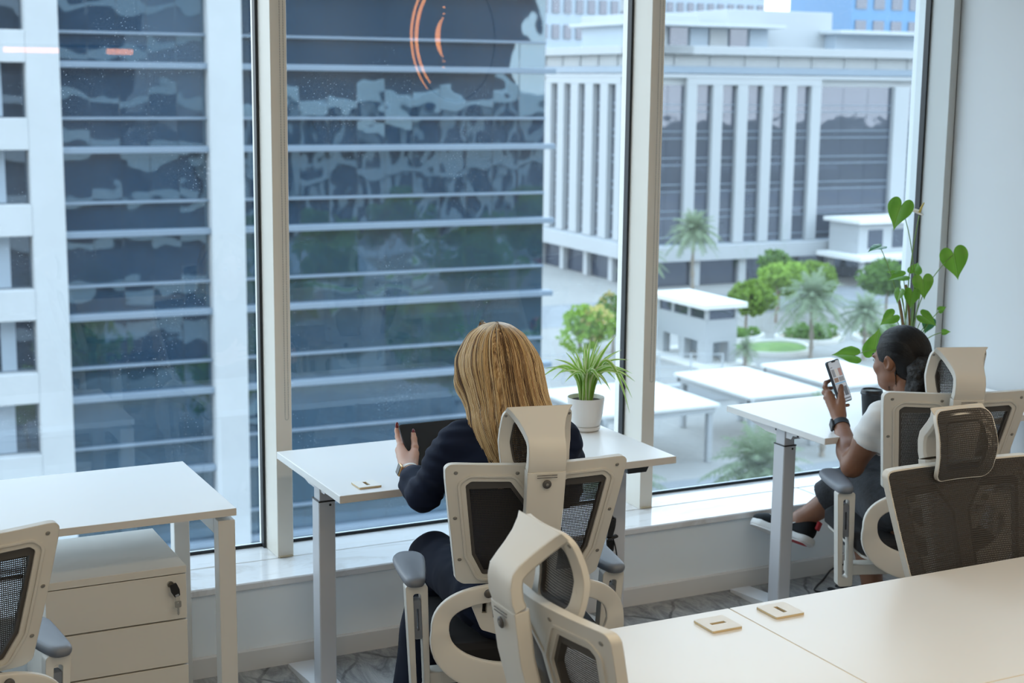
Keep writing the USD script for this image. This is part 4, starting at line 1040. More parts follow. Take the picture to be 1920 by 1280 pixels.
def curves(parent, name, paths, width, mat_, label=None):
    p = fresh(parent, name)
    c = UsdGeom.BasisCurves.Define(stage, p)
    c.CreateTypeAttr('cubic'); c.CreateBasisAttr('catmullRom'); c.CreateWrapAttr('pinned')
    c.CreateCurveVertexCountsAttr(Vt.IntArray([len(q) for q in paths]))
    P = np.vstack(paths).astype(np.float32)
    c.CreatePointsAttr(Vt.Vec3fArray.FromNumpy(P))
    w = np.concatenate([width * np.linspace(1, .45, len(q)) for q in paths]).astype(np.float32)
    c.CreateWidthsAttr(Vt.FloatArray.FromNumpy(w)); c.SetWidthsInterpolation('vertex')
    UsdShade.MaterialBindingAPI.Apply(c.GetPrim()).Bind(MATS[mat_])
    tag(c.GetPrim(), label, kind='stuff')

def person_one():
    t = thing('person', 'woman with long straight blonde hair and navy jacket holding up a tablet', 'person', (1.859, 3.668, 0), -12.5)
    A = lambda *p: np.array(p, float)
    shL, elL, wrL = A(-.158, -.005, .968), A(-.225, .125, .788), A(-.228, .345, .803)
    shR, elR, wrR = A(.145, -.015, .962), A(.195, .14, .775), A(.045, .40, .800)
    hc, HR = A(-.036, .052, 1.166), rot('z', 14) @ rot('x', -14)
    neck, chest, waist, pel = A(-.012, -.02, 1.03), A(0, -.045, .86), A(0, -.065, .69), A(0, -.085, .545)
    hipL, knL, anL = A(-.085, -.05, .53), A(-.150, .36, .525), A(-.215, .17, .11)
    hipR, knR, anR = A(.09, -.05, .535), A(.12, .38, .545), A(.12, .26, .11)
    body = [('b', chest, waist, .115, .10), ('b', waist, pel, .10, .12), ('e', chest + A(0, .01, .03), (.145, .085, .11), None, .04), ('e', pel, (.155, .11, .09), None, .04),
            ('b', A(-.005, -.03, .98), A(-.026, .02, 1.09), .052, .047), ('b', A(-.12, -.02, .975), A(.12, -.025, .972), .045, .045)]
    for s, e, w in ((shL, elL, wrL), (shR, elR, wrR)):
        body += [('b', s, e, .044, .036), ('b', e, e + (w - e) * .35, .037, .037), ('b', e + (w - e) * .35, w, .037, .0235)]
    for a, b, c in ((hipL, knL, anL), (hipR, knR, anR)):
        body += [('b', a, b, .078, .055), ('b', b, b + (c - b) * .35, .052, .053), ('b', b + (c - b) * .35, c, .053, .036), ('b', c, c + A(0, .15, -.065), .035, .028), ('b', c, c + A(0, -.03, -.06), .034, .03)]
    main = solid(body, .008, .03)
    head = solid(head_prims(hc, HR) + [('b', A(-.018, .005, 1.03), hc + HR @ A(0, -.015, -.06), .050, .046, .02)], .0045, .012)
    # left hand round the tablet's edge: thumb in front of it, fingers behind
    kn = [A(-.238, .432, .862), A(-.243, .436, .845), A(-.240, .436, .826), A(-.232, .430, .809)]
    hl = [('b', wrL - A(0, .07, .002), wrL + A(0, .012, .006), .0235, .024), ('b', wrL + A(-.002, .008, .008), kn[0] - A(0, .004, .004), .023, .0125), ('b', wrL + A(-.004, .010, .002), kn[1], .020, .0115), ('b', wrL + A(-.002, .012, -.002), kn[2], .018, .0105), ('b', wrL + A(0, .012, -.004), kn[3], .016, .0095),
          ('b', wrL + A(.008, .012, .010), A(-.203, .395, .842), .021, .0155)]
    hl += finger([kn[0], A(-.241, .462, .880), A(-.241, .476, .896), A(-.240, .480, .908)], .0095, .0066)
    hl += finger([kn[1], A(-.232, .474, .868), A(-.212, .487, .873), A(-.192, .489, .874)], .0092, .0066)
    hl += finger([kn[2], A(-.228, .470, .845), A(-.208, .480, .848), A(-.188, .480, .848)], .0088, .0064)
    hl += finger([kn[3], A(-.220, .456, .822), A(-.203, .464, .824), A(-.187, .464, .824)], .0078, .0056)
    hl += finger([A(-.207, .388, .836), A(-.198, .412, .858), A(-.1965, .436, .878), A(-.196, .448, .892)], .0125, .0078)
    kr = [A(.030, .455, .830), A(.034, .462, .815), A(.036, .464, .800), A(.036, .462, .787)]
    hr = [('b', wrR, kr[1], .021, .013), ('b', wrR, kr[2], .020, .012), ('b', wrR, kr[0], .020, .012), ('b', wrR, kr[3], .018, .011)]
    for q, d in zip(kr, (.0, .003, .003, .0)):
        hr += finger([q, q + A(-.006, .032 + d, .010), q + A(-.028, .042 + d, .018), q + A(-.046, .040 + d, .022)], .009, .0065)
    hr += finger([wrR + A(-.008, .018, .012), A(.016, .438, .838), A(-.004, .452, .858), A(-.012, .458, .872)], .0125, .0078)
    def fuse(*ms):
        out = None
        for m in ms:
            v, f = m
            q = m3.Manifold(m3.Mesh(np.asarray(v, np.float32), np.asarray(f, np.uint32)))
            out = q if out is None else out + q
        return arr(out)
    try:
        skin = fuse(main, head, solid(hl, .0026, .010), solid(hr, .0026, .010))
        assert len(skin[0]) > 1000
    except Exception:
        skin = join(main, head, solid(hl, .0026, .010), solid(hr, .0026, .010))
    part(t, 'body', skin, 'skin_fair', True)
    face_parts(t, hc, HR, 1.0, 'iris_blue', 'brow_blonde', 'lip_rose')
    for tip, prev, nz in ((A(-.240, .480, .908), A(-.241, .476, .896), A(-.35, -.8, .3)), (A(-.196, .448, .892), A(-.1965, .436, .878), A(.1, -.95, .25))):
        d = (tip - prev) / np.linalg.norm(tip - prev); nz = nz - d * (nz @ d); nz /= np.linalg.norm(nz); s = np.cross(d, nz)
        part(t, 'fingernail', mv(trimesh.creation.icosphere(2, 1.0), tip + nz * .0042 + d * .003, np.stack([s, d, nz], 1), s=(.0058, .0115, .0035)), 'nail_red', True, 'dark red painted nail')
    fold = lambda p: .010 * (meshkit.fbm(p * 15.0, 3, 3) - .5) + .0022 * np.sin(p[..., 2] * 150 + 40 * p[..., 0] + 9 * meshkit.noise(p * 11, 5))
    jk = [('e', chest + A(0, .005, .03), (.165, .115, .145), None, .04), ('b', chest, waist, .128, .118), ('b', waist, pel + A(0, .01, -.01), .118, .142), ('e', pel, (.175, .13, .09), None, .04),
          ('b', A(-.11, -.02, .975), A(.11, -.025, .972), .056, .056), ('b', A(-.02, -.045, 1.02), A(.02, -.045, 1.02), .046, .046)]
    jk += [('b', shL, shL + (elL - shL) * .35, .058, .053), ('b', shL + (elL - shL) * .35, elL, .053, .044), ('b', elL, elL + (wrL - elL) * .45, .045, .046), ('b', elL + (wrL - elL) * .45, wrL, .046, .033)]
    jk += [('b', shR, shR + (elR - shR) * .35, .056, .052), ('b', shR + (elR - shR) * .35, elR, .052, .045), ('b', elR, wrR + A(.015, -.045, 0), .048, .036)]
    d1 = (wrL - elL) / np.linalg.norm(wrL - elL)
    cuff = lambda p: np.where((np.linalg.norm(p - wrL, axis=-1) < .12) & (p[..., 0] < -.12), (p - (wrL - d1 * .050)) @ d1, -1.0)
    jm = solid(jk, .006, .035, fold, cuff)
    part(t, 'jacket', relax(jm, 4), 'navy_cloth', True, 'navy blue jacket')
    coll = [(x, y, z) for x, y, z in spline([(-.055, .055, .99), (-.066, -.01, 1.035), (-.03, -.066, 1.062), (.02, -.068, 1.06), (.055, -.015, 1.035), (.045, .05, .99)], 24)]
    part(t, 'jacket_collar', relax(solid([('b', coll[i], coll[i + 1], .015, .015, .006) for i in range(23)], .006, .006), 3), 'navy_cloth', True)
    tr = []
    for a, b, c, x in ((hipL, knL, anL, -1), (hipR, knR, anR, 1)):
        tr += [('b', a, b, .090, .070), ('b', b, b + (c - b) * .5, .070, .080), ('b', b + (c - b) * .5, c, .085, .105)]
    tr += [('e', pel, (.17, .125, .095), None, .04)]
    part(t, 'trousers', relax(solid(tr, .008, .03, lambda p: .010 * (meshkit.fbm(p * [16, 16, 5], 3, 8) - .5), lambda p: .045 - p[..., 2]), 4), 'navy_trouser', True, 'wide navy trousers')
    for c in (anL, anR):
        part(t, 'shoe', relax(solid([('b', c + A(0, -.03, -.075), c + A(0, .08, -.082), .030, .030), ('b', c + A(0, .08, -.082), c + A(0, .165, -.086), .032, .022)], .006, .02, None, lambda p: .004 - p[..., 2]), 3), 'shoe_black', True)
    # watch: white strap with a gold buckle, its glass to the outside
    wc, ax = wrL - d1 * .014, d1
    n1 = np.cross(ax, [0, 0, 1.0]); n1 /= np.linalg.norm(n1); n2 = np.cross(n1, ax)
    ring = []
    for q in np.linspace(0, 2 * PI, 33)[:-1]:
        rr = n1 * math.cos(q) * .0275 + n2 * math.sin(q) * .0265
        o = rr / np.linalg.norm(rr)
        ring.append([wc + rr + ax * i + o * j for i, j in ((-.010, 0), (.010, 0), (.010, .0025), (-.010, .0025))])
    wt = part(t, 'watch_strap', loft(np.array(ring + ring[:1]), False), 'strap_white', 40, 'white watch strap')
    fw = np.stack([ax, np.cross(-n1 * .94 + n2 * .3, ax), -n1 * .94 + n2 * .3], 1)
    fw[:, 1] /= np.linalg.norm(fw[:, 1]); fw[:, 2] /= np.linalg.norm(fw[:, 2])
    part(wt, 'watch_case', mv(rb(-.019, .019, -.017, .017, -.005, .005, .0045), wc + fw[:, 2] * .033, fw), 'gold', True)
    part(wt, 'watch_glass', mv(rb(-.017, .017, -.015, .015, 0, .0035, .0015), wc + fw[:, 2] * .0355, fw), 'tablet_black', True)
    # hair: a smooth fall over the back, then single strands on it
    hp = [('e', hc + A(.000, -.012, .020), (.098, .114, .108), HR, .03), ('b', A(-.038, .00, 1.16), A(-.018, -.075, 1.02), .098, .090, .03), ('b', A(-.018, -.075, 1.02), A(-.035, -.118, .90), .090, .050, .03),
          ('b', A(.0, .0, 1.15), A(.030, -.080, 1.03), .084, .064, .03), ('b', A(.030, -.080, 1.03), A(.035, -.120, .90), .064, .05, .03),
          ('b', A(-.105, .055, 1.175), A(-.112, .045, 1.125), .038, .032, .02), ('b', A(-.112, .045, 1.125), A(-.080, -.03, 1.02), .032, .035, .03), ('b', A(-.080, -.03, 1.02), A(-.062, -.115, .89), .040, .034, .03)]
    axis = lambda p: np.clip((np.hypot(p[..., 0] + .036, p[..., 1] - .045) - .015) / .05, 0, 1)
    groove = lambda p: axis(p) * .0025 * np.sin(26 * np.arctan2(p[..., 0] + .02 + .15 * (p[..., 2] - 1.1), -(p[..., 1] - .06)) + 5 * meshkit.noise(p * [14, 14, 3], 4)) + axis(p) * .003 * (meshkit.noise(p * [60, 60, 5], 2) - .5)
    fc = hc + HR @ A(0, .115, -.03)
    def opening(p):
        return np.maximum(-egg(p, fc, (.075, .075, .115), HR), -(np.where((p[..., 1] > .02) & (p[..., 2] < 1.10) & (p[..., 0] > -.085) & (p[..., 0] < .09), -1.0, 1.0)))
    hm = solid(hp, .005, .03, groove, lambda p: -egg(p, fc, (.070, .080, .11), HR))
    H = part(t, 'hair', relax(hm, 5), 'hair_blonde', True, 'long straight blonde hair')
    r = np.random.default_rng(3)
    NC, PC, K = 150, 12, 16
    pc = r.uniform(-2.6, 2.4, NC)
    phi = np.repeat(pc, PC) + r.normal(0, .028, NC * PC)
    N = NC * PC
    drop = np.repeat(r.uniform(.80, 1.0, NC), PC) * r.uniform(.95, 1.0, N)
    clump = np.repeat(r.uniform(0, 6.3, NC), PC)[:, None]
    shade = np.repeat(np.where(np.abs(pc - .25) < .55, r.choice(4, NC, p=[.25, .3, .40, .05]), np.where(pc < -.5, r.choice(4, NC, p=[.45, .12, .05, .38]), r.choice(4, NC, p=[.5, .3, .1, .1]))), PC)
    def sdf(p):
        d = np.full(p.shape[:-1], 1.0)
        for q in hp:
            d = smin(d, egg(p, q[1], q[2], q[3]) if q[0] == 'e' else bone(p, *q[1:5]), .03)
        return d
    zs = np.stack([1.276 - .388 * drop * s for s in np.linspace(.0, 1, K) ** 1.3], 1)
    tt = (1.282 - zs) / .39
    cx, cy = -.036 + .03 * tt ** 1.5, .045 - .15 * tt ** 1.1
    wob = .09 * np.sin(5 * tt + clump) * tt
    sw = phi[:, None] * (1 - .35 * tt * (np.abs(phi[:, None]) > .8)) + wob * .5
    dr = np.stack([np.sin(sw), -np.cos(sw), 0 * sw], -1)
    lo_, hi_ = np.zeros((N, K)), np.full((N, K), .22)
    base = np.stack([cx + 0 * zs, cy + 0 * zs, zs], -1)
    for _ in range(18):
        mid = (lo_ + hi_) / 2
        ins = sdf(base + dr * mid[..., None]) < 0
        lo_, hi_ = np.where(ins, mid, lo_), np.where(ins, hi_, mid)
    pts = base + dr * (lo_ + r.uniform(.0005, .0030, (N, 1)))[..., None]
    pts[..., :2] += r.normal(0, .0010, (N, 1, 2)) + r.normal(0, .0003, (N, K, 2))
    O = np.array([-.036, .045, 1.165])
    d1_ = pts[:, 0] - O; d1_ /= np.linalg.norm(d1_, axis=1)[:, None]
    up_ = np.array([0, .02, 1.0]) + np.stack([.03 * np.sin(phi), -.16 * np.cos(phi), 0 * phi], 1); up_ /= np.linalg.norm(up_, axis=1)[:, None]
    crown = []
    for w_ in (0.0, .25, .5, .75):
        dd = up_ * (1 - w_) + d1_ * w_; dd /= np.linalg.norm(dd, axis=1)[:, None]
        a_, b_ = np.zeros(N), np.full(N, .25)
        for _ in range(18):
            m_ = (a_ + b_) / 2; ins = sdf(O + dd * m_[:, None]) < 0
            a_, b_ = np.where(ins, m_, a_), np.where(ins, b_, m_)
        crown.append(O + dd * (a_ + .0015)[:, None])
    pts = np.concatenate([np.stack(crown, 1), pts[:, 1:]], 1)
    keep = (pts[..., 2].max(1) < 1.31) & (egg(pts, fc, (.074, .084, .114), HR).min(1) > -.002) & (lo_.min(1) > .012)
    which = np.where(r.uniform(size=N) < .15, r.choice(4, N), shade)
    for i in range(4):
        curves(H, 'strands', [p for p, k, w in zip(pts, keep, which) if k and w == i], .0017, 'hair_strand_%d' % i)
person_one()

def tablet():
    u, n = np.array([.976, .216, 0]), None
    v = np.array([.150, -.680, -.718]); v -= u * (u @ v); v /= np.linalg.norm(v); n = np.cross(v, u)
    a = math.radians(-12.5)
    Rz = rot('z', -12.5)
    tl = np.array([-.240, .466, .916])
    R = np.stack([u, -v, np.cross(u, -v)], 1)
    c = tl + u * .125 + v * .089
    w = np.array([1.859, 3.668, 0]) + Rz @ c
    R = Rz @ R
    t = thing('tablet_computer', 'black tablet held up in the hand with dark red nails', 'tablet', w)
    part(t, 'case', mv(prism(rrect(-.125, .125, -.089, .089, .010), -.004, .0025), R=R), 'tablet_black', 30)
    part(t, 'screen', mv(prism(rrect(-.121, .121, -.085, .085, .008), .0026, .0031), R=R), 'screen_off', 30, 'dark glossy screen')
    part(t, 'camera_lens', mv(prism(sg.Point(.105, .073).buffer(.004), -.0055, -.0039), R=R), 'screen_off', 30)
pbr('screen_off', (0.012, 0.013, 0.015), 0.18)
tablet()
pbr('strand_black', (0.006, 0.0055, 0.006), 0.4, specular_ior_level=0.4)
def person_two():
    t = thing('person', 'woman with dark tied-back hair, white T-shirt and cropped grey jeans looking at her phone', 'person', (3.561, 3.897, 0), -20)
    A = lambda *p: np.array(p, float)
    hc, HR = A(-.088, .010, 1.032), rot('z', 34) @ rot('x', -10)
    shL, elL, wrL = A(-.168, -.065, .850), A(-.225, .045, .652), A(-.214, .235, .775)
    shR, elR, wrR = A(.130, -.105, .850), A(.215, .02, .655), A(.10, .24, .60)
    chest, waist, pel = A(-.02, -.085, .755), A(-.012, -.075, .62), A(-.01, -.05, .515)
    hipL, knL, anL = A(-.095, .0, .515), A(-.085, .36, .49), A(-.045, .25, .115)
    hipR, knR, anR = A(.075, .0, .52), A(.0, .345, .575), A(-.243, .510, .322)
    body = [('b', chest, waist, .110, .105), ('b', waist, pel, .105, .125), ('e', chest + A(0, .0, .03), (.145, .09, .10), None, .04), ('e', pel, (.16, .115, .085), None, .04),
            ('b', A(-.035, -.085, .85), A(-.078, -.025, .955), .050, .044), ('b', A(-.125, -.075, .855), A(.09, -.10, .855), .042, .042)]
    for s, e, w in ((shL, elL, wrL), (shR, elR, wrR)):
        body += [('b', s, s + (e - s) * .5, .046, .046, .02), ('b', s + (e - s) * .5, e, .046, .037, .02), ('b', e, e + (w - e) * .3, .038, .039, .02), ('b', e + (w - e) * .3, w, .039, .0235, .02)]
    for a, b, c in ((hipL, knL, anL), (hipR, knR, anR)):
        body += [('b', a, b, .082, .058), ('b', b, b + (c - b) * .4, .055, .056), ('b', b + (c - b) * .4, c, .056, .036, .02)]
    toeR = anR + A(-.085, .10, -.035)
    body += [('b', anR, anR + A(.01, -.015, -.04), .036, .034, .02), ('b', anR + A(0, 0, -.02), toeR, .036, .022), ('b', anL, anL + A(0, .15, -.075), .036, .026)]
    main = solid(body, .0075, .03)
    head = solid(head_prims(hc, HR, .97) + [('b', A(-.060, -.055, .90), hc + HR @ A(0, -.02, -.06), .048, .045, .02)], .004, .012)
    # left hand behind the phone: thumb on the glass, little finger under the edge
    kn = [A(-.236, .292, .858), A(-.240, .294, .842), A(-.236, .292, .826), A(-.226, .284, .813)]
    hl = [('b', wrL - (wrL - elL) * .15, wrL + A(0, .012, .012), .0225, .023), ('b', wrL + A(.0, .01, .012), kn[0], .022, .0125), ('b', wrL + A(0, .012, .010), kn[1], .021, .012), ('b', wrL + A(0, .012, .006), kn[2], .020, .011), ('b', wrL + A(.004, .01, .004), kn[3], .018, .010),
          ('b', wrL + A(.006, .008, .016), A(-.203, .254, .838), .021, .0155)]
    hl += finger([kn[0], A(-.246, .312, .876), A(-.238, .328, .890), A(-.222, .334, .896)], .0095, .0070)
    hl += finger([kn[1], A(-.246, .318, .856), A(-.232, .334, .866), A(-.212, .338, .868)], .0095, .0070)
    hl += finger([kn[2], A(-.240, .316, .836), A(-.226, .328, .840), A(-.206, .330, .842)], .0090, .0066)
    hl += finger([kn[3], A(-.212, .292, .808), A(-.190, .284, .812), A(-.168, .276, .817)], .0080, .0060)
    hl += finger([A(-.205, .252, .836), A(-.204, .258, .858), A(-.202, .266, .876), A(-.199, .272, .888)], .0130, .0082)
    kr = [wrR + A(-.02, .07, .012), wrR + A(-.008, .078, .006), wrR + A(.006, .076, .002), wrR + A(.018, .068, .0)]
    hr = [('b', wrR, k_, .021, .011) for k_ in kr]
    for k_ in kr:
        hr += finger([k_, k_ + A(-.002, .03, -.004), k_ + A(-.004, .05, -.018), k_ + A(-.004, .058, -.034)], .0092, .0068)
    hr += finger([wrR + A(-.016, .02, .008), wrR + A(-.036, .045, .006), wrR + A(-.042, .068, -.002), wrR + A(-.042, .082, -.010)], .0125, .008)
    try:
        out = None
        for v, f in (main, head, solid(hl, .0026, .010), solid(hr, .0026, .010)):
            q = m3.Manifold(m3.Mesh(np.asarray(v, np.float32), np.asarray(f, np.uint32)))
            out = q if out is None else out + q
        skin = arr(out); assert len(skin[0]) > 1000
    except Exception:
        skin = join(main, head, solid(hl, .0026, .010), solid(hr, .0026, .010))
    B = part(t, 'body', skin, 'skin_brown', True)
    face_parts(t, hc, HR, .97, 'iris_brown', 'brow_dark', 'lip_brown')
    sh = [('e', chest + A(0, .005, .025), (.160, .112, .125), None, .04), ('b', chest, waist, .122, .118), ('b', waist, pel + A(0, 0, .02), .118, .136), ('b', A(-.12, -.075, .852), A(.085, -.10, .852), .054, .054),
          ('b', shL, shL + (elL - shL) * .52, .057, .059, .03), ('b', shR, shR + (elR - shR) * .52, .057, .059, .03), ('b', A(-.045, -.09, .86), A(-.055, -.07, .895), .062, .055, .02)]
    dl, dr = (elL - shL) / np.linalg.norm(elL - shL), (elR - shR) / np.linalg.norm(elR - shR)
    def trim(p):
        a = np.where(p[..., 0] < -.165, (p - (shL + dl * .112)) @ dl, -1)
        b = np.where(p[..., 0] > .135, (p - (shR + dr * .112)) @ dr, -1)
        c = np.where(p[..., 2] > .86, .060 - (bone(p, A(-.048, -.075, .86), A(-.075, -.03, .96), 0, 0)), -1)
        return np.maximum(np.maximum(a, b), c)
    fold = lambda p: .006 * (meshkit.fbm(p * 18.0, 3, 13) - .5) + .0015 * np.sin(p[..., 2] * 120 + 60 * p[..., 0] + 8 * meshkit.noise(p * 10, 6))
    part(t, 'tshirt', relax(solid(sh, .006, .03, fold, trim), 3), 'white_cotton', True, 'white short-sleeved T-shirt')
    jn = [('e', pel, (.172, .125, .09), None, .04), ('b', hipL, knL, .096, .078), ('b', knL, knL + (anL - knL) * .55, .078, .085), ('b', hipR, knR, .096, .078), ('b', knR, knR + (anR - knR) * .66, .080, .082)]
    dL, dR = (anL - knL) / np.linalg.norm(anL - knL), (anR - knR) / np.linalg.norm(anR - knR)
    def hem(p):
        a = np.where((p[..., 2] < .42) & (p[..., 0] > -.2) & (p[..., 1] < .42), (p - (knL + dL * .21)) @ dL, -1)
        b = np.where((p[..., 0] < -.06) & (p[..., 1] > .36), (p - (knR + dR * .262)) @ dR, -1)
        return np.maximum(a, b)
    J = part(t, 'jeans', relax(solid(jn, .006, .03, lambda p: .009 * (meshkit.fbm(p * 17, 3, 21) - .5), hem), 3), 'grey_denim', True, 'washed grey cropped jeans')
    def ringat(c, d, r0, r1, hw, th, n=40):
        n1 = np.cross(d, [0, 0, 1.0]); n1 /= np.linalg.norm(n1); n2 = np.cross(n1, d)
        R = []
        for q in np.linspace(0, 2 * PI, n + 1)[:-1]:
            o = n1 * math.cos(q) + n2 * math.sin(q); rr = n1 * math.cos(q) * r0 + n2 * math.sin(q) * r1
            R.append([c + rr + d * i + o * j for i, j in ((-hw, 0), (hw, 0), (hw, th), (-hw, th))])
        return loft(np.array(R + R[:1]), False), n1, n2
    dw = (wrL - elL) / np.linalg.norm(wrL - elL)
    m, n1, n2 = ringat(wrL - dw * .030, dw, .0285, .0275, .011, .0028)
    W = part(t, 'watch_strap', m, 'strap_dark', 40, 'dark watch strap')
    out = -n1 if n1[0] > 0 else n1
    fr = np.stack([dw, np.cross(out, dw), out], 1)
    part(W, 'watch_case', mv(rb(-.019, .019, -.017, .017, -.005, .005, .0045), wrL - dw * .030 + out * .033, fr), 'tablet_black', True)
    # sleek hair, hairline, curly tail low at the back
    fc = hc + HR @ A(0, .115, -.040)
    hp = [('e', hc + HR @ A(0, -.016, .026), (.0795, .0985, .0905), HR, .02), ('e', hc + HR @ A(0, -.058, -.03), (.062, .05, .05), HR, .03)]
    def line(p):
        q = (p - hc) @ HR
        front = q[..., 1] - (.052 - .5 * np.clip(-(q[..., 2] - .045), 0, .2) - .25 * np.clip(q[..., 2] - .045, -1, 0))
        ears = np.where((np.abs(q[..., 0]) > .05), .024 - np.hypot(q[..., 1] + .004, q[..., 2] + .012), -1)
        return np.maximum(np.maximum(np.where(q[..., 2] < .085, front, -1), ears), -.082 - q[..., 2])
    part(t, 'hair', relax(solid(hp, .0035, .02, lambda p: .0016 * np.sin(150 * ((p - hc) @ HR)[..., 0] + 30 * ((p - hc) @ HR)[..., 2]), line), 1), 'hair_black', True, 'sleek black combed-back hair')
    r = np.random.default_rng(9)
    st = []
    for k in range(900):
        th = r.uniform(-1.35, 1.35)                        # where it leaves the hairline, ear to ear over the top
        p0 = np.array([math.sin(th) * .078, .058 - .055 * abs(math.sin(th)) ** 1.5, .026 + math.cos(th) * .082])
        p1 = np.array([r.normal(-.008, .020), -.105, -.030 + r.normal(0, .014)])
        s_ = np.linspace(0, 1, 10)[:, None]
        q = p0 * (1 - s_) + p1 * s_ + np.array([0, -.02, .04 * math.cos(th)]) * np.sin(s_ * PI)
        e = (q - [0, -.016, .026]) / np.array([.0795, .0985, .0905])
        q = e / np.linalg.norm(e, axis=1)[:, None] * np.array([.0795, .0985, .0905]) * (1.008 + r.uniform(-.004, .010)) + [0, -.016, .026]
        st.append(q @ HR.T + hc)
    curves(t, 'strands', st, .0013, 'strand_black')
    tail = hc + HR @ A(-.026, -.104, -.045)
    r = np.random.default_rng(5)
    cl = [('e', tail + A(.0, -.0, -.005), (.054, .048, .060), None, .02), ('e', tail + A(.0, -.010, -.060), (.058, .046, .058), None, .02), ('e', hc + HR @ A(.0, -.075, -.05), (.05, .04, .04), None, .02)]
    part(t, 'curly_tail', solid(cl, .004, .02, lambda p: .020 * (meshkit.fbm(p * 42, 2, 9) - .5)), 'hair_curly', True, 'short curly black ponytail')
    co = []
    for _ in range(260):
        d = r.normal(size=3); d /= np.linalg.norm(d)
        b = tail + A(0, -.004, -.035) + d * A(.048, .045, .072)
        s = np.linspace(0, 1, 14)[:, None]; e = np.cross(d, r.normal(size=3)); e /= np.linalg.norm(e); g = np.cross(d, e)
        co.append(b + d * s * r.uniform(.006, .016) + .007 * (e * np.cos(s * 12) + g * np.sin(s * 12)) - A(0, 0, .012) * s)
    curves(t, 'curls', co, .0012, 'hair_curly')
    m, _, _ = ringat(hc + HR @ A(.0, -.088, -.040), HR @ A(0, .9, .42), .030, .030, .006, .006)
    part(t, 'hair_tie', m, 'strap_dark', 40)
    ne = [A(-.062 + .056 * math.cos(q), -.055 + .056 * math.sin(q), .898 + .012 * math.cos(q - 2.6)) for q in np.linspace(0, 2 * PI, 40)]
    part(t, 'necklace', tube(np.array(ne), .0011, 5, False), 'gold', True, 'thin gold necklace')
    # sneakers
    def shoe(ankle, fwd, up, mir):
        f = np.array(fwd, float); f /= np.linalg.norm(f); u = np.array(up, float); u -= f * (u @ f); u /= np.linalg.norm(u); s = np.cross(u, f)
        R = np.stack([f, s, u], 1)
        o = ankle - u * .088 - f * .062                                   # heel point on the sole
        foot = sg.Polygon(spline([(.0, -.026), (.06, -.031), (.12, -.030), (.18, -.044), (.23, -.034), (.258, .0), (.24, .034), (.19, .046), (.12, .036), (.06, .033), (0, .026), (-.014, 0), (.0, -.026)], 60)[:-1])
        S = part(t, 'shoe', mv(relax(solid([('b', (.03, 0, .045), (.19, 0, .036), .032, .030, .02), ('e', (.20, 0, .034), (.058, .042, .028), None, .02), ('e', (.035, 0, .060), (.044, .034, .050), None, .02), ('b', (.06, 0, .070), (.12, 0, .056), .030, .026, .02), ('e', (.052, 0, .108), (.034, .026, .030), None, -.008)], .004, .02, None, lambda p: .020 - p[..., 2]), 3), o, R), 'shoe_black', True, 'black sneaker')
        part(S, 'midsole', mv(relax(solid([('b', (x0, 0, .014), (x1, 0, .014), a, b, .012) for x0, x1, a, b in ((.015, .10, .036, .032), (.10, .20, .032, .042), (.20, .222, .042, .036))] , .004, .01, None, lambda p: np.maximum(p[..., 2] - .030, .002 - p[..., 2])), 2), o, R), 'shoe_white', True, 'white midsole')
        part(S, 'outsole', mv(prism(foot.buffer(-.004), -.002, .004), o, R), 'shoe_white', 30)
        part(S, 'arch_patch', mv(prism(foot.intersection(sg.box(.0, -.1, .11, .1)).buffer(-.010), -.0035, .001), o, R), 'shoe_red', 30, 'red patch under the heel')
        part(S, 'heel_tab', mv(rb(-.018, -.004, -.012, .012, .066, .100, .004), o, R), 'shoe_red', True, 'red heel tab')
        sw = sg.Polygon([(.055, .068), (.085, .047), (.11, .040), (.185, .062), (.112, .049), (.092, .052)])
        for sd in (-1, 1):
            v, f_ = fine(prism(sw, 0, .002), .012)
            yy = .0325 + .006 * np.sin((v[:, 0] - .05) * 20)
            q = np.stack([v[:, 0], sd * (yy + v[:, 2]), v[:, 1]], 1)
            part(S, 'side_mark', (q @ R.T + o, f_ if sd < 0 else f_[:, ::-1]), 'shoe_white', 30, 'white curved tick mark on the side')
        lc = [mv(rb(-.004, .004, -.019, .019, -.003, .003, .0028), (x, 0, z), rot('y', 22)) for x, z in ((.095, .088), (.112, .080), (.129, .072), (.146, .066))]
        part(S, 'laces', mv(join(lc), o, R), 'shoe_black', True)
    shoe(anR, A(-.165, .19, .025), A(-.10, .72, .70), 1)
    shoe(anL, A(-.1, 1.0, 0), A(0, 0, 1), 1)
person_two()

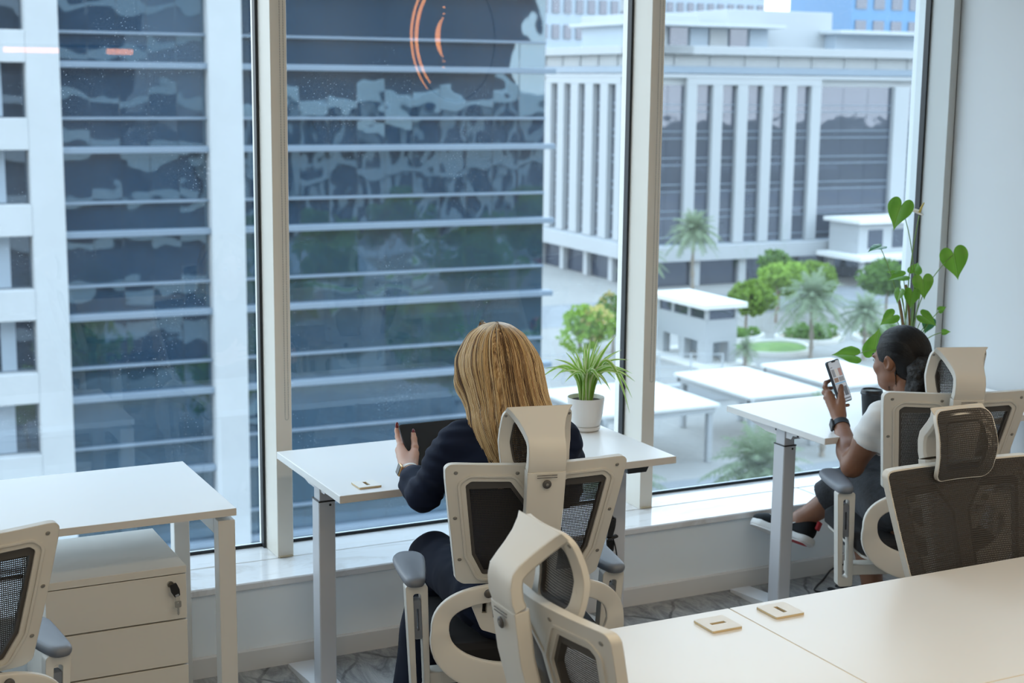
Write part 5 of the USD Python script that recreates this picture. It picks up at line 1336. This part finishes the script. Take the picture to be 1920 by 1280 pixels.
def phone():
    w = np.array([.80, .60, .06]); w /= np.linalg.norm(w)
    v = np.array([-.295, .27, .90]); v -= w * (v @ w); v /= np.linalg.norm(v)
    n = np.cross(w, v)
    Rz = rot('z', -20)
    c = np.array([-.1995, .292, .903])
    R = Rz @ np.stack([w, v, n], 1)
    t = thing('mobile_phone', 'mobile phone in a dark case held up, its screen showing shopping pictures', 'mobile phone', np.array([3.561, 3.897, 0]) + Rz @ c)
    P = lambda poly, a, b: mv(prism(poly, a, b), R=R)
    part(t, 'case', P(rrect(-.0375, .0375, -.079, .079, .010), -.0095, -.0005), 'strap_dark', 30, 'dark protective case')
    part(t, 'body', P(rrect(-.0360, .0360, -.0775, .0775, .009), -.002, .0004), 'tablet_black', 30)
    S = part(t, 'screen', P(rrect(-.0335, .0335, -.075, .075, .007), .0004, .0009), 'screen_white', 30, 'lit white screen')
    part(S, 'notch', P(rrect(-.012, .012, .0705, .0752, .002), .0009, .0011), 'screen_off', 30)
    def rect(nm, x0, x1, y0, y1, m): part(S, nm, P(sg.box(x0, y0, x1, y1), .0009, .00115), m, False)
    for x0, x1, m in ((-.029, -.012, 'pic_grey'), (-.009, .007, 'pic_pale'), (.010, .029, 'pic_rose')):
        rect('picture', x0, x1, .018, .046, m)
    rect('picture', -.029, -.004, -.002, .014, 'pic_brown'); rect('picture', .0, .029, -.002, .014, 'pic_grey')
    rect('banner', -.031, .031, -.0085, -.0055, 'pic_blue')
    rect('picture', -.022, .002, -.056, -.022, 'pic_grey'); rect('picture', .006, .028, -.056, -.022, 'pic_slate')
    rect('caption_bar', -.030, -.017, .052, .0545, 'pic_slate'); rect('navigation_bar', -.031, .031, -.068, -.064, 'pic_slate')
for nm, c, e in (('screen_white', (.50, .54, .60), .22), ('pic_grey', (.22, .23, .25), .3), ('pic_pale', (.5, .48, .46), .3), ('pic_rose', (.33, .2, .18), .3), ('pic_brown', (.25, .17, .13), .3), ('pic_blue', (.1, .33, .55), .4), ('pic_slate', (.1, .11, .13), .3)):
    pbr(nm, c, .2, emission_color=c, emission_strength=e)
phone()

def coffee_cup():
    t = thing('coffee_cup', 'black takeaway coffee cup with a black lid on the desk', 'cup', (3.645, 4.262, .735))
    part(t, 'cup', lathe([(.0001, .0), (.0285, 0), (.0295, .002), (.0385, .100), (.0398, .102), (.0385, .104), (.037, .104), (.0001, .100)], 40), 'cup_black', 30, 'ribbed black paper cup')
    part(t, 'lid', lathe([(.0405, .100), (.0418, .102), (.0418, .107), (.0395, .109), (.0385, .116), (.0372, .119), (.0345, .119), (.0335, .1145), (.0001, .1140)], 40), 'lid_black', 30, 'black plastic lid')
    part(t, 'sip_hole', mv(prism(rrect(-.006, .006, -.002, .002, .0018), 0, .0006), (.0, .022, .1142)), 'slot_dark', False)
pbr('cup_black', (.012, .016, .022), .6, bump=(160, .2, .001)); pbr('lid_black', (.010, .012, .016), .3)
coffee_cup()
# ------------------------------------------------------------------ plants
pbr('pot_white', (0.72, 0.71, 0.69), 0.35)
pbr('soil', (0.03, 0.02, 0.013), 0.95, bump=(90, 1.0, 0.01))
def plant_leaf(name, ramp, rough=0.38, tr=0.25):
    mat(name, {'u': ('uvmap', {}), 's': ('separate_xyz', {}), 'r': ('rgb_ramp', {'ramp': ramp}), 'p': ('principled_bsdf', {'roughness': rough}), 't': ('translucent_bsdf', {}), 'm': ('mix_closure', {'fac': tr})},
        [('u.UV', 's.vector'), ('s.y', 'r.fac'), ('r.color', 'p.base_color'), ('r.color', 't.color'), ('p.BSDF', 'm.closure1'), ('t.BSDF', 'm.closure2')], 'm.closure')
G1, G2, PALE = (0.20, 0.40, 0.045), (0.29, 0.52, 0.08), (0.68, 0.76, 0.44)
plant_leaf('leaf_striped', [(0, PALE), (.17, PALE), (.25, G1), (.42, G2), (.5, G1), (.58, G2), (.75, G1), (.83, PALE), (1, PALE)])
plant_leaf('leaf_center_stripe', [(0, G1), (.28, G2), (.36, PALE), (.64, PALE), (.72, G2), (1, G1)])
H1, H2, HM = (0.10, 0.25, 0.022), (0.14, 0.32, 0.035), (0.24, 0.42, 0.09)
plant_leaf('leaf_heart', [(0, H2), (.2, H1), (.45, H2), (.485, H1), (.5, HM), (.515, H1), (.55, H2), (.8, H1), (1, H2)], .32, .35)
plant_leaf('leaf_heart_dark', [(0, (.03, .14, .06)), (.48, (.045, .17, .06)), (.5, (.10, .24, .10)), (.52, (.045, .17, .06)), (1, (.03, .14, .06))], .32, .2)
pbr('stem_green', (0.16, 0.28, 0.06), 0.5)
pbr('stem_brown', (0.20, 0.13, 0.06), 0.7)
pbr('spathe_white', (0.80, 0.78, 0.70), 0.4)
pbr('spadix_yellow', (0.60, 0.48, 0.12), 0.5)
def part_uv(parent, name, v, f, uv, m):
    p = fresh(parent, name)
    usdkit.mesh(stage, p, (v, f), MATS[m], True, uv)
    return p
def spider_plant():
    t = thing('spider_plant', 'spider plant with pale striped arching leaves in a white pot on the desk', 'potted plant', (2.607, 4.565, .735))
    part(t, 'saucer', lathe([(.0001, .0), (.044, 0), (.052, .006), (.054, .016), (.0525, .0175), (.0505, .012), (.0001, .010)], 48), 'pot_white', 40)
    part(t, 'pot', lathe([(.0001, .012), (.043, .012), (.050, .018), (.055, .032), (.0605, .06), (.0645, .10), (.0665, .119), (.0660, .121), (.0640, .120), (.0605, .104), (.0001, .104)], 56), 'pot_white', 40)
    v, f = lathe([(.0001, .108), (.03, .110), (.05, .107), (.0618, .106), (.0001, .1)], 40)
    part(t, 'soil', (v, f), 'soil', 40)
    r = np.random.default_rng(11)
    rv, up = np.array([.89, -.45, 0]), np.array([0, 0, 1.0]); away = np.array([.45, .89, 0])
    # (sideways reach, height, depth, droop): the arching ones first
    L = [(-.150, .125, .0, .02), (-.165, .10, .02, .05), (-.115, .155, .02, .02), (-.10, .12, -.03, .03), (-.075, .17, .03, 0), (-.045, .185, .0, 0), (-.01, .205, .02, 0), (.012, .225, .0, 0), (.03, .19, .04, 0), (.05, .21, -.02, 0),
         (.075, .20, .02, 0), (.105, .235, .01, .0), (.125, .185, .03, .01), (.15, .165, .0, .03), (.165, .115, .02, .035), (.172, .10, -.02, .045), (.165, .06, .0, .09), (.155, .03, -.03, .12), (.13, .12, -.06, .03), (.09, .15, -.05, .02),
         (.02, .15, -.07, .02), (-.03, .14, -.06, .02), (-.08, .10, -.07, .04), (.05, .10, -.09, .05), (-.05, .16, .07, .0), (.06, .17, .08, .0), (.0, .20, .05, .0), (.035, .16, -.04, .0), (-.02, .17, -.03, .0), (.07, .13, .05, .02),
         (.085, .075, -.07, .05), (.018, .12, -.05, .03), (-.06, .13, .05, .02), (.04, .22, .02, 0), (-.12, .09, .05, .05), (.11, .09, .06, .05)]
    for i, (sx, hz, dy, dr) in enumerate(L):
        b = np.array([sx * .11, dy * .3, .107]) * 1.0
        b = rv * sx * .12 + away * dy * .25 + up * .106
        e = rv * sx + away * dy + up * (.106 + hz)
        m = b + (e - b) * .5 + up * (.025 + dr * .9) - (rv * sx) * .16
        e2 = e - up * dr * .55
        P = spline(np.array([b, m, e2]), 16)
        tg = np.gradient(P, axis=0); tg /= np.linalg.norm(tg, axis=1)[:, None]
        sd = np.cross(tg, up * .8 + rv * .3 * np.sign(-sx) - away * .9 + r.normal(0, .25, 3)); sd /= np.linalg.norm(sd, axis=1)[:, None]
        n = np.cross(sd, tg)
        s = np.linspace(0, 1, 16)
        w = (.0084 + .0016 * r.random()) * np.minimum(1, (s + .25) * 2.2) * (1 - s ** 3.2) + .0002
        off = np.array([-1, -.5, 0, .5, 1.0])
        V = P[:, None] + sd[:, None] * (w[:, None] * off)[..., None] + n[:, None] * (w[:, None] * (np.abs(off) - .5) * .55)[..., None]
        v, f = grid(V)
        uv = np.stack([np.repeat(s, 5), np.tile((off + 1) / 2, 16)], 1)
        part_uv(t, 'leaf', v, f, uv, 'leaf_center_stripe' if i % 3 == 0 else 'leaf_striped')
spider_plant()

def heart_leaf(c, size, tip, nrm, bend=.25):
    """the blade: c = where the stalk joins, tip direction, face normal"""
    tip = np.array(tip, float); tip /= np.linalg.norm(tip)
    n = np.array(nrm, float); n -= tip * (n @ tip); n /= np.linalg.norm(n)
    s = np.cross(tip, n)
    u = np.linspace(0, 2 * PI, 72, endpoint=False)
    hx, hy = 16 * np.sin(u) ** 3, 13 * np.cos(u) - 5 * np.cos(2 * u) - 2 * np.cos(3 * u) - np.cos(4 * u)
    hy = np.where(hy < 0, hy * 1.12, hy)
    poly = np.stack([hx / 34.0, -(hy - 5.0) / 34.0], 1)              # y runs to the tip, stalk at 0
    m = trimesh.creation.triangulate_polygon(sg.Polygon(poly), engine='earcut')
    v, f = np.asarray(m[0]), np.asarray(m[1])
    v, f = trimesh.remesh.subdivide_to_size(np.c_[v, np.zeros(len(v))], f, .09)
    tm = trimesh.Trimesh(v, f, process=True); v, f = np.array(tm.vertices), np.array(tm.faces)
    z = .30 * np.abs(v[:, 0]) - .5 * v[:, 0] ** 2 - bend * v[:, 1] ** 2 + .012 * np.sin(v[:, 1] * 22) * np.abs(v[:, 0]) * 2
    uv = np.stack([v[:, 1], v[:, 0] + .5], 1)
    size *= .64
    P = np.array(c, float) + size * (s * v[:, :1] + tip * v[:, 1:2] * 1.3 + n * z[:, None])
    return P, f, uv
def heart_plant():
    o = np.array([4.07, 4.545, .735])
    t = thing('anthurium_plant', 'tall anthurium with heart-shaped leaves and one white flower behind the woman with the phone', 'potted plant', o)
    part(t, 'pot', lathe([(.0001, 0), (.045, 0), (.05, .004), (.062, .11), (.064, .112), (.060, .112), (.057, .095), (.0001, .095)], 40), 'pot_white', 40)
    part(t, 'soil', lathe([(.0001, .098), (.05, .098), (.0565, .094), (.0001, .09)], 30), 'soil', 40)
    cam_, r_, z_ = np.array([-.66, -.73, .15]), np.array([.892, -.4517, 0]), np.array([0, 0, 1.0])
    def Wp(x, y, z): return np.array([x, y, z]) - o
    core = np.array([.0, .0, .10])
    def stem(end, via=None, r0=.0026, r1=.0016):
        P = spline(np.array([core + r_ * .02 * np.sign(end[0]), *( [via] if via is not None else [core * .45 + end * .55 + z_ * .05]), end]), 14)
        return part(t, 'stem', tube(P, np.linspace(r0, r1, 14), 6), 'stem_green', True)
    D = lambda a, b, c=0.: r_ * a + z_ * b + cam_ * c
    for x, y, z, size, tip, nrm, m, via in (
            (3.945, 4.50, 1.503, .172, D(-.30, -1, .2), D(-.35, .1, 1), 'leaf_heart', (4.045, 4.53, 1.28)),
            (4.222, 4.50, 1.305, .185, D(.25, -1, .1), D(.05, .25, 1), 'leaf_heart', (4.12, 4.53, 1.17)),
            (4.045, 4.47, 1.215, .135, D(.15, -1, .25), D(.0, .45, 1), 'leaf_heart', None),
            (3.963, 4.49, 1.232, .115, D(-1, -.22, .3), D(-.1, .8, .6), 'leaf_heart', None),
            (4.005, 4.48, 1.165, .110, D(-.1, -1, .1), D(-.3, .1, 1), 'leaf_heart', None),
            (3.960, 4.50, 1.170, .085, D(-.25, -1, .1), D(-.8, .1, .7), 'leaf_heart', None),
            (3.868, 4.52, 1.345, .105, D(-.9, -.3, .5), D(.1, .95, .16), 'leaf_heart_dark', (3.965, 4.54, 1.19)),
            (4.055, 4.53, 1.240, .095, D(.2, .7, -.6), D(.1, .9, .5), 'leaf_heart', None),
            (3.990, 4.55, 1.228, .085, D(-.9, .3, -.2), D(.0, .9, .5), 'leaf_heart', None),
            (3.985, 4.56, 1.065, .110, D(-.7, -.5, .1), D(-.2, .4, 1), 'leaf_heart', None),
            (4.065, 4.48, 1.070, .115, D(.5, -.3, .2), D(.1, .7, .7), 'leaf_heart', None),
            (4.135, 4.52, 1.040, .095, D(-.25, -1, .1), D(.3, .1, 1), 'leaf_heart_dark', None),
            (4.170, 4.50, 1.085, .050, D(.5, .3, .2), D(.1, .5, 1), 'leaf_heart', None),
            (4.195, 4.50, .995, .050, D(.8, .1, .2), D(.1, .6, .8), 'leaf_heart', None),
            (3.835, 4.48, .945, .165, D(.10, 1, -.1), D(-.25, .05, 1), 'leaf_heart', (3.93, 4.50, .93)),
            (3.718, 4.46, .942, .150, D(-1, .10, .0), D(-.1, .75, .65), 'leaf_heart', (3.87, 4.48, .95))):
        c = Wp(x, y, z)
        st = stem(c, None if via is None else Wp(*via))
        v, f, uv = heart_leaf(c, size, tip, nrm)
        part_uv(t, 'leaf', v, f, uv, m)
    stem(Wp(4.036, 4.50, 1.462), Wp(4.028, 4.53, 1.2), .003, .002)
    v, f, uv = heart_leaf(Wp(4.034, 4.50, 1.474), .075, D(-.75, .12, .35), D(.1, .75, .5), .1)
    part(t, 'spathe', (v, f), 'spathe_white', True, 'white flower spathe')
    part(t, 'spadix', tube(np.array([Wp(4.036, 4.50, 1.474), Wp(4.043, 4.498, 1.494), Wp(4.052, 4.495, 1.512)]), [.0045, .004, .0025], 8), 'spadix_yellow', True, 'yellow spadix')
    for k, (a, b) in enumerate((((4.035, 4.54, .84), (3.99, 4.54, 1.14)), ((4.055, 4.54, .84), (4.015, 4.53, 1.19)), ((4.08, 4.55, .84), (4.04, 4.55, 1.12)))):
        part(t, 'cane', tube(spline(np.array([Wp(*a), (Wp(*a) + Wp(*b)) / 2 + r_ * .012, Wp(*b)]), 12), .0055 - .001 * k, 8), 'stem_brown', True, 'brown woody cane')
heart_plant()

# ------------------------------------------------------------------ cables
def rope(P, r, n=60): return tube(spline(np.array(P, float), n), r, 7)
def leg_cables():
    o = np.array([2.575, 4.325, 0])
    t = thing('cable_bundle', 'tied black cables and power adapter hanging on the grey desk column', 'cables', o)
    W = lambda *p: np.array(p) - o
    lo = []
    r = np.random.default_rng(2)
    for k in range(4):
        a = .006 * (k - 1.5)
        part(t, 'cable', rope([W(2.571 + a, 4.335, .44), W(2.566 + a, 4.318, .475 + .006 * k), W(2.574 + a, 4.312, .492 - .004 * k), W(2.586 + a * .5, 4.318, .478), W(2.582 + a, 4.322, .44), W(2.574 + a, 4.325, .402), W(2.578 + a, 4.325, .372 - .004 * k), W(2.584 + a, 4.33, .395)], .0030), 'cable_black', True)
    part(t, 'cable_tie', mv(rb(-.022, .022, -.009, .009, -.005, .005, .004), W(2.583, 4.322, .408), rot('y', -12)), 'cable_black', True)
    part(t, 'socket_block', mv(rb(-.011, .011, -.010, .010, -.032, .032, .004), W(2.572, 4.318, .446), rot('y', 5)), 'black_plastic', True)
    part(t, 'drop_cable', rope([W(2.578, 4.325, .40), W(2.574, 4.322, .34), W(2.573, 4.322, .285)], .0026, 20), 'cable_black', True)
    part(t, 'loop_cable', rope([W(2.588, 4.325, .405), W(2.600, 4.322, .36), W(2.606, 4.322, .31), W(2.603, 4.325, .27), W(2.585, 4.33, .24)], .0026, 30), 'cable_black', True)
    part(t, 'plug_connector', mv(lathe([(.001, -.032), (.004, -.032), (.0065, -.02), (.0075, .01), (.0045, .026), (.001, .027)], 12), W(2.575, 4.322, .262)), 'black_plastic', True)
    part(t, 'lower_cable', rope([W(2.575, 4.322, .232), W(2.580, 4.322, .205), W(2.573, 4.322, .170)], .0026, 20), 'cable_black', True)
    part(t, 'power_adapter', mv(rb(-.024, .024, -.014, .014, -.045, .045, .004), W(2.580, 4.322, .122), rot('y', 8)), 'black_plastic', True, 'black power adapter')
    part(t, 'support_cord', rope([W(2.585, 4.324, .08), W(2.59, 4.326, .03), W(2.60, 4.30, .004), W(2.66, 4.26, .004)], .0026, 20), 'cable_black', True)
leg_cables()
t = thing('floor_cable', 'black power cord looping over the carpet under the far desk', 'cable', (3.73, 4.55, 0))
W_ = lambda *p: np.array(p) - [3.73, 4.55, 0]
part(t, 'cord', rope([W_(3.98, 4.66, .02), W_(3.91, 4.665, .030), W_(3.845, 4.665, .022), W_(3.74, 4.605, .006), W_(3.645, 4.535, .005), W_(3.625, 4.505, .005), W_(3.65, 4.48, .005), W_(3.68, 4.49, .006)], .004, 70), 'cable_black', True)
part(t, 'coiled_end', rope([W_(3.68 + .022 * math.cos(q) + q * .006, 4.485 + .020 * math.sin(q), .006 + .001 * q) for q in np.linspace(0, 15, 40)], .0032, 120), 'cable_black', True)

# ------------------------------------------------------------------ glowing lamps behind the viewer, seen only as orange reflections in the glass
def ring_lamp():
    o = np.array([4.175, .98, 2.231])
    t = thing('crescent_lamp', 'orange glowing crescent ring lamp reflected in the middle window', 'lamp', o)
    d = np.array([.91, -.42, 0])                                  # across, as the glass shows it
    P = lambda R, a: np.array([d * R * math.cos(q) + np.array([0, 0, R * math.sin(q)]) for q in a])
    a = np.linspace(PI * .62, PI * 1.28, 40)
    th = .011 * np.sin(np.linspace(.25, PI - .15, 40)) ** .6
    part(t, 'outer_arc', tube(P(.425, a), th * .7, 8), 'ring_glow', True)
    part(t, 'outer_arc', tube(P(.378, a), th, 8), 'ring_glow', True)
    a2 = np.linspace(PI * .74, PI * 1.26, 24)
    part(t, 'inner_arc', tube(P(.175, a2), .016 * np.sin(np.linspace(.1, PI - .1, 24)), 8), 'ring_glow', True)
    for s in (-1, 1):
        for k in range(2):
            part(t, 'spark', mv(trimesh.creation.icosphere(1, .008), d * (-.115) + [0, 0, s * (.15 + .04 * k)], s=(1, 1, .7)), 'ring_glow', True)
    part(t, 'hanger', tube(np.array([[0, 0, .425], [0, 0, .685]]), .002, 6), 'black_plastic', True)
    part(t, 'back_plate', mv(lathe([(.0001, -.004), (.02, -.004), (.02, .004), (.0001, .004)], 16), (0, 0, .68)), 'black_plastic', True)
    part(t, 'hoop', tube(np.array([d * .405 * math.cos(q) + np.array([0, 0, .405 * math.sin(q)]) for q in np.linspace(0, 2 * PI, 60)]), .004, 6, False), 'black_plastic', True)
ring_lamp()
def bar_lamp():
    o = np.array([2.07, -1.02, 2.135])
    t = thing('bar_lamp', 'long hanging bar lamp with orange glowing segments reflected in the window by the drawers', 'lamp', o)
    part(t, 'bar', cb(-.55, .60, -.02, .02, .02, .045, .003), 'black_plastic', 30)
    for x0, x1 in ((-.43, -.05), (.28, .47)):
        part(t, 'glow_segment', rb(x0, x1, -.016, .016, -.02, .02, .012), 'lamp_glow', True)
    for x in (-.5, .5):
        part(t, 'cord', tube(np.array([[x, 0, .04], [x, 0, .785]]), .0015, 5), 'black_plastic', True)
bar_lamp()
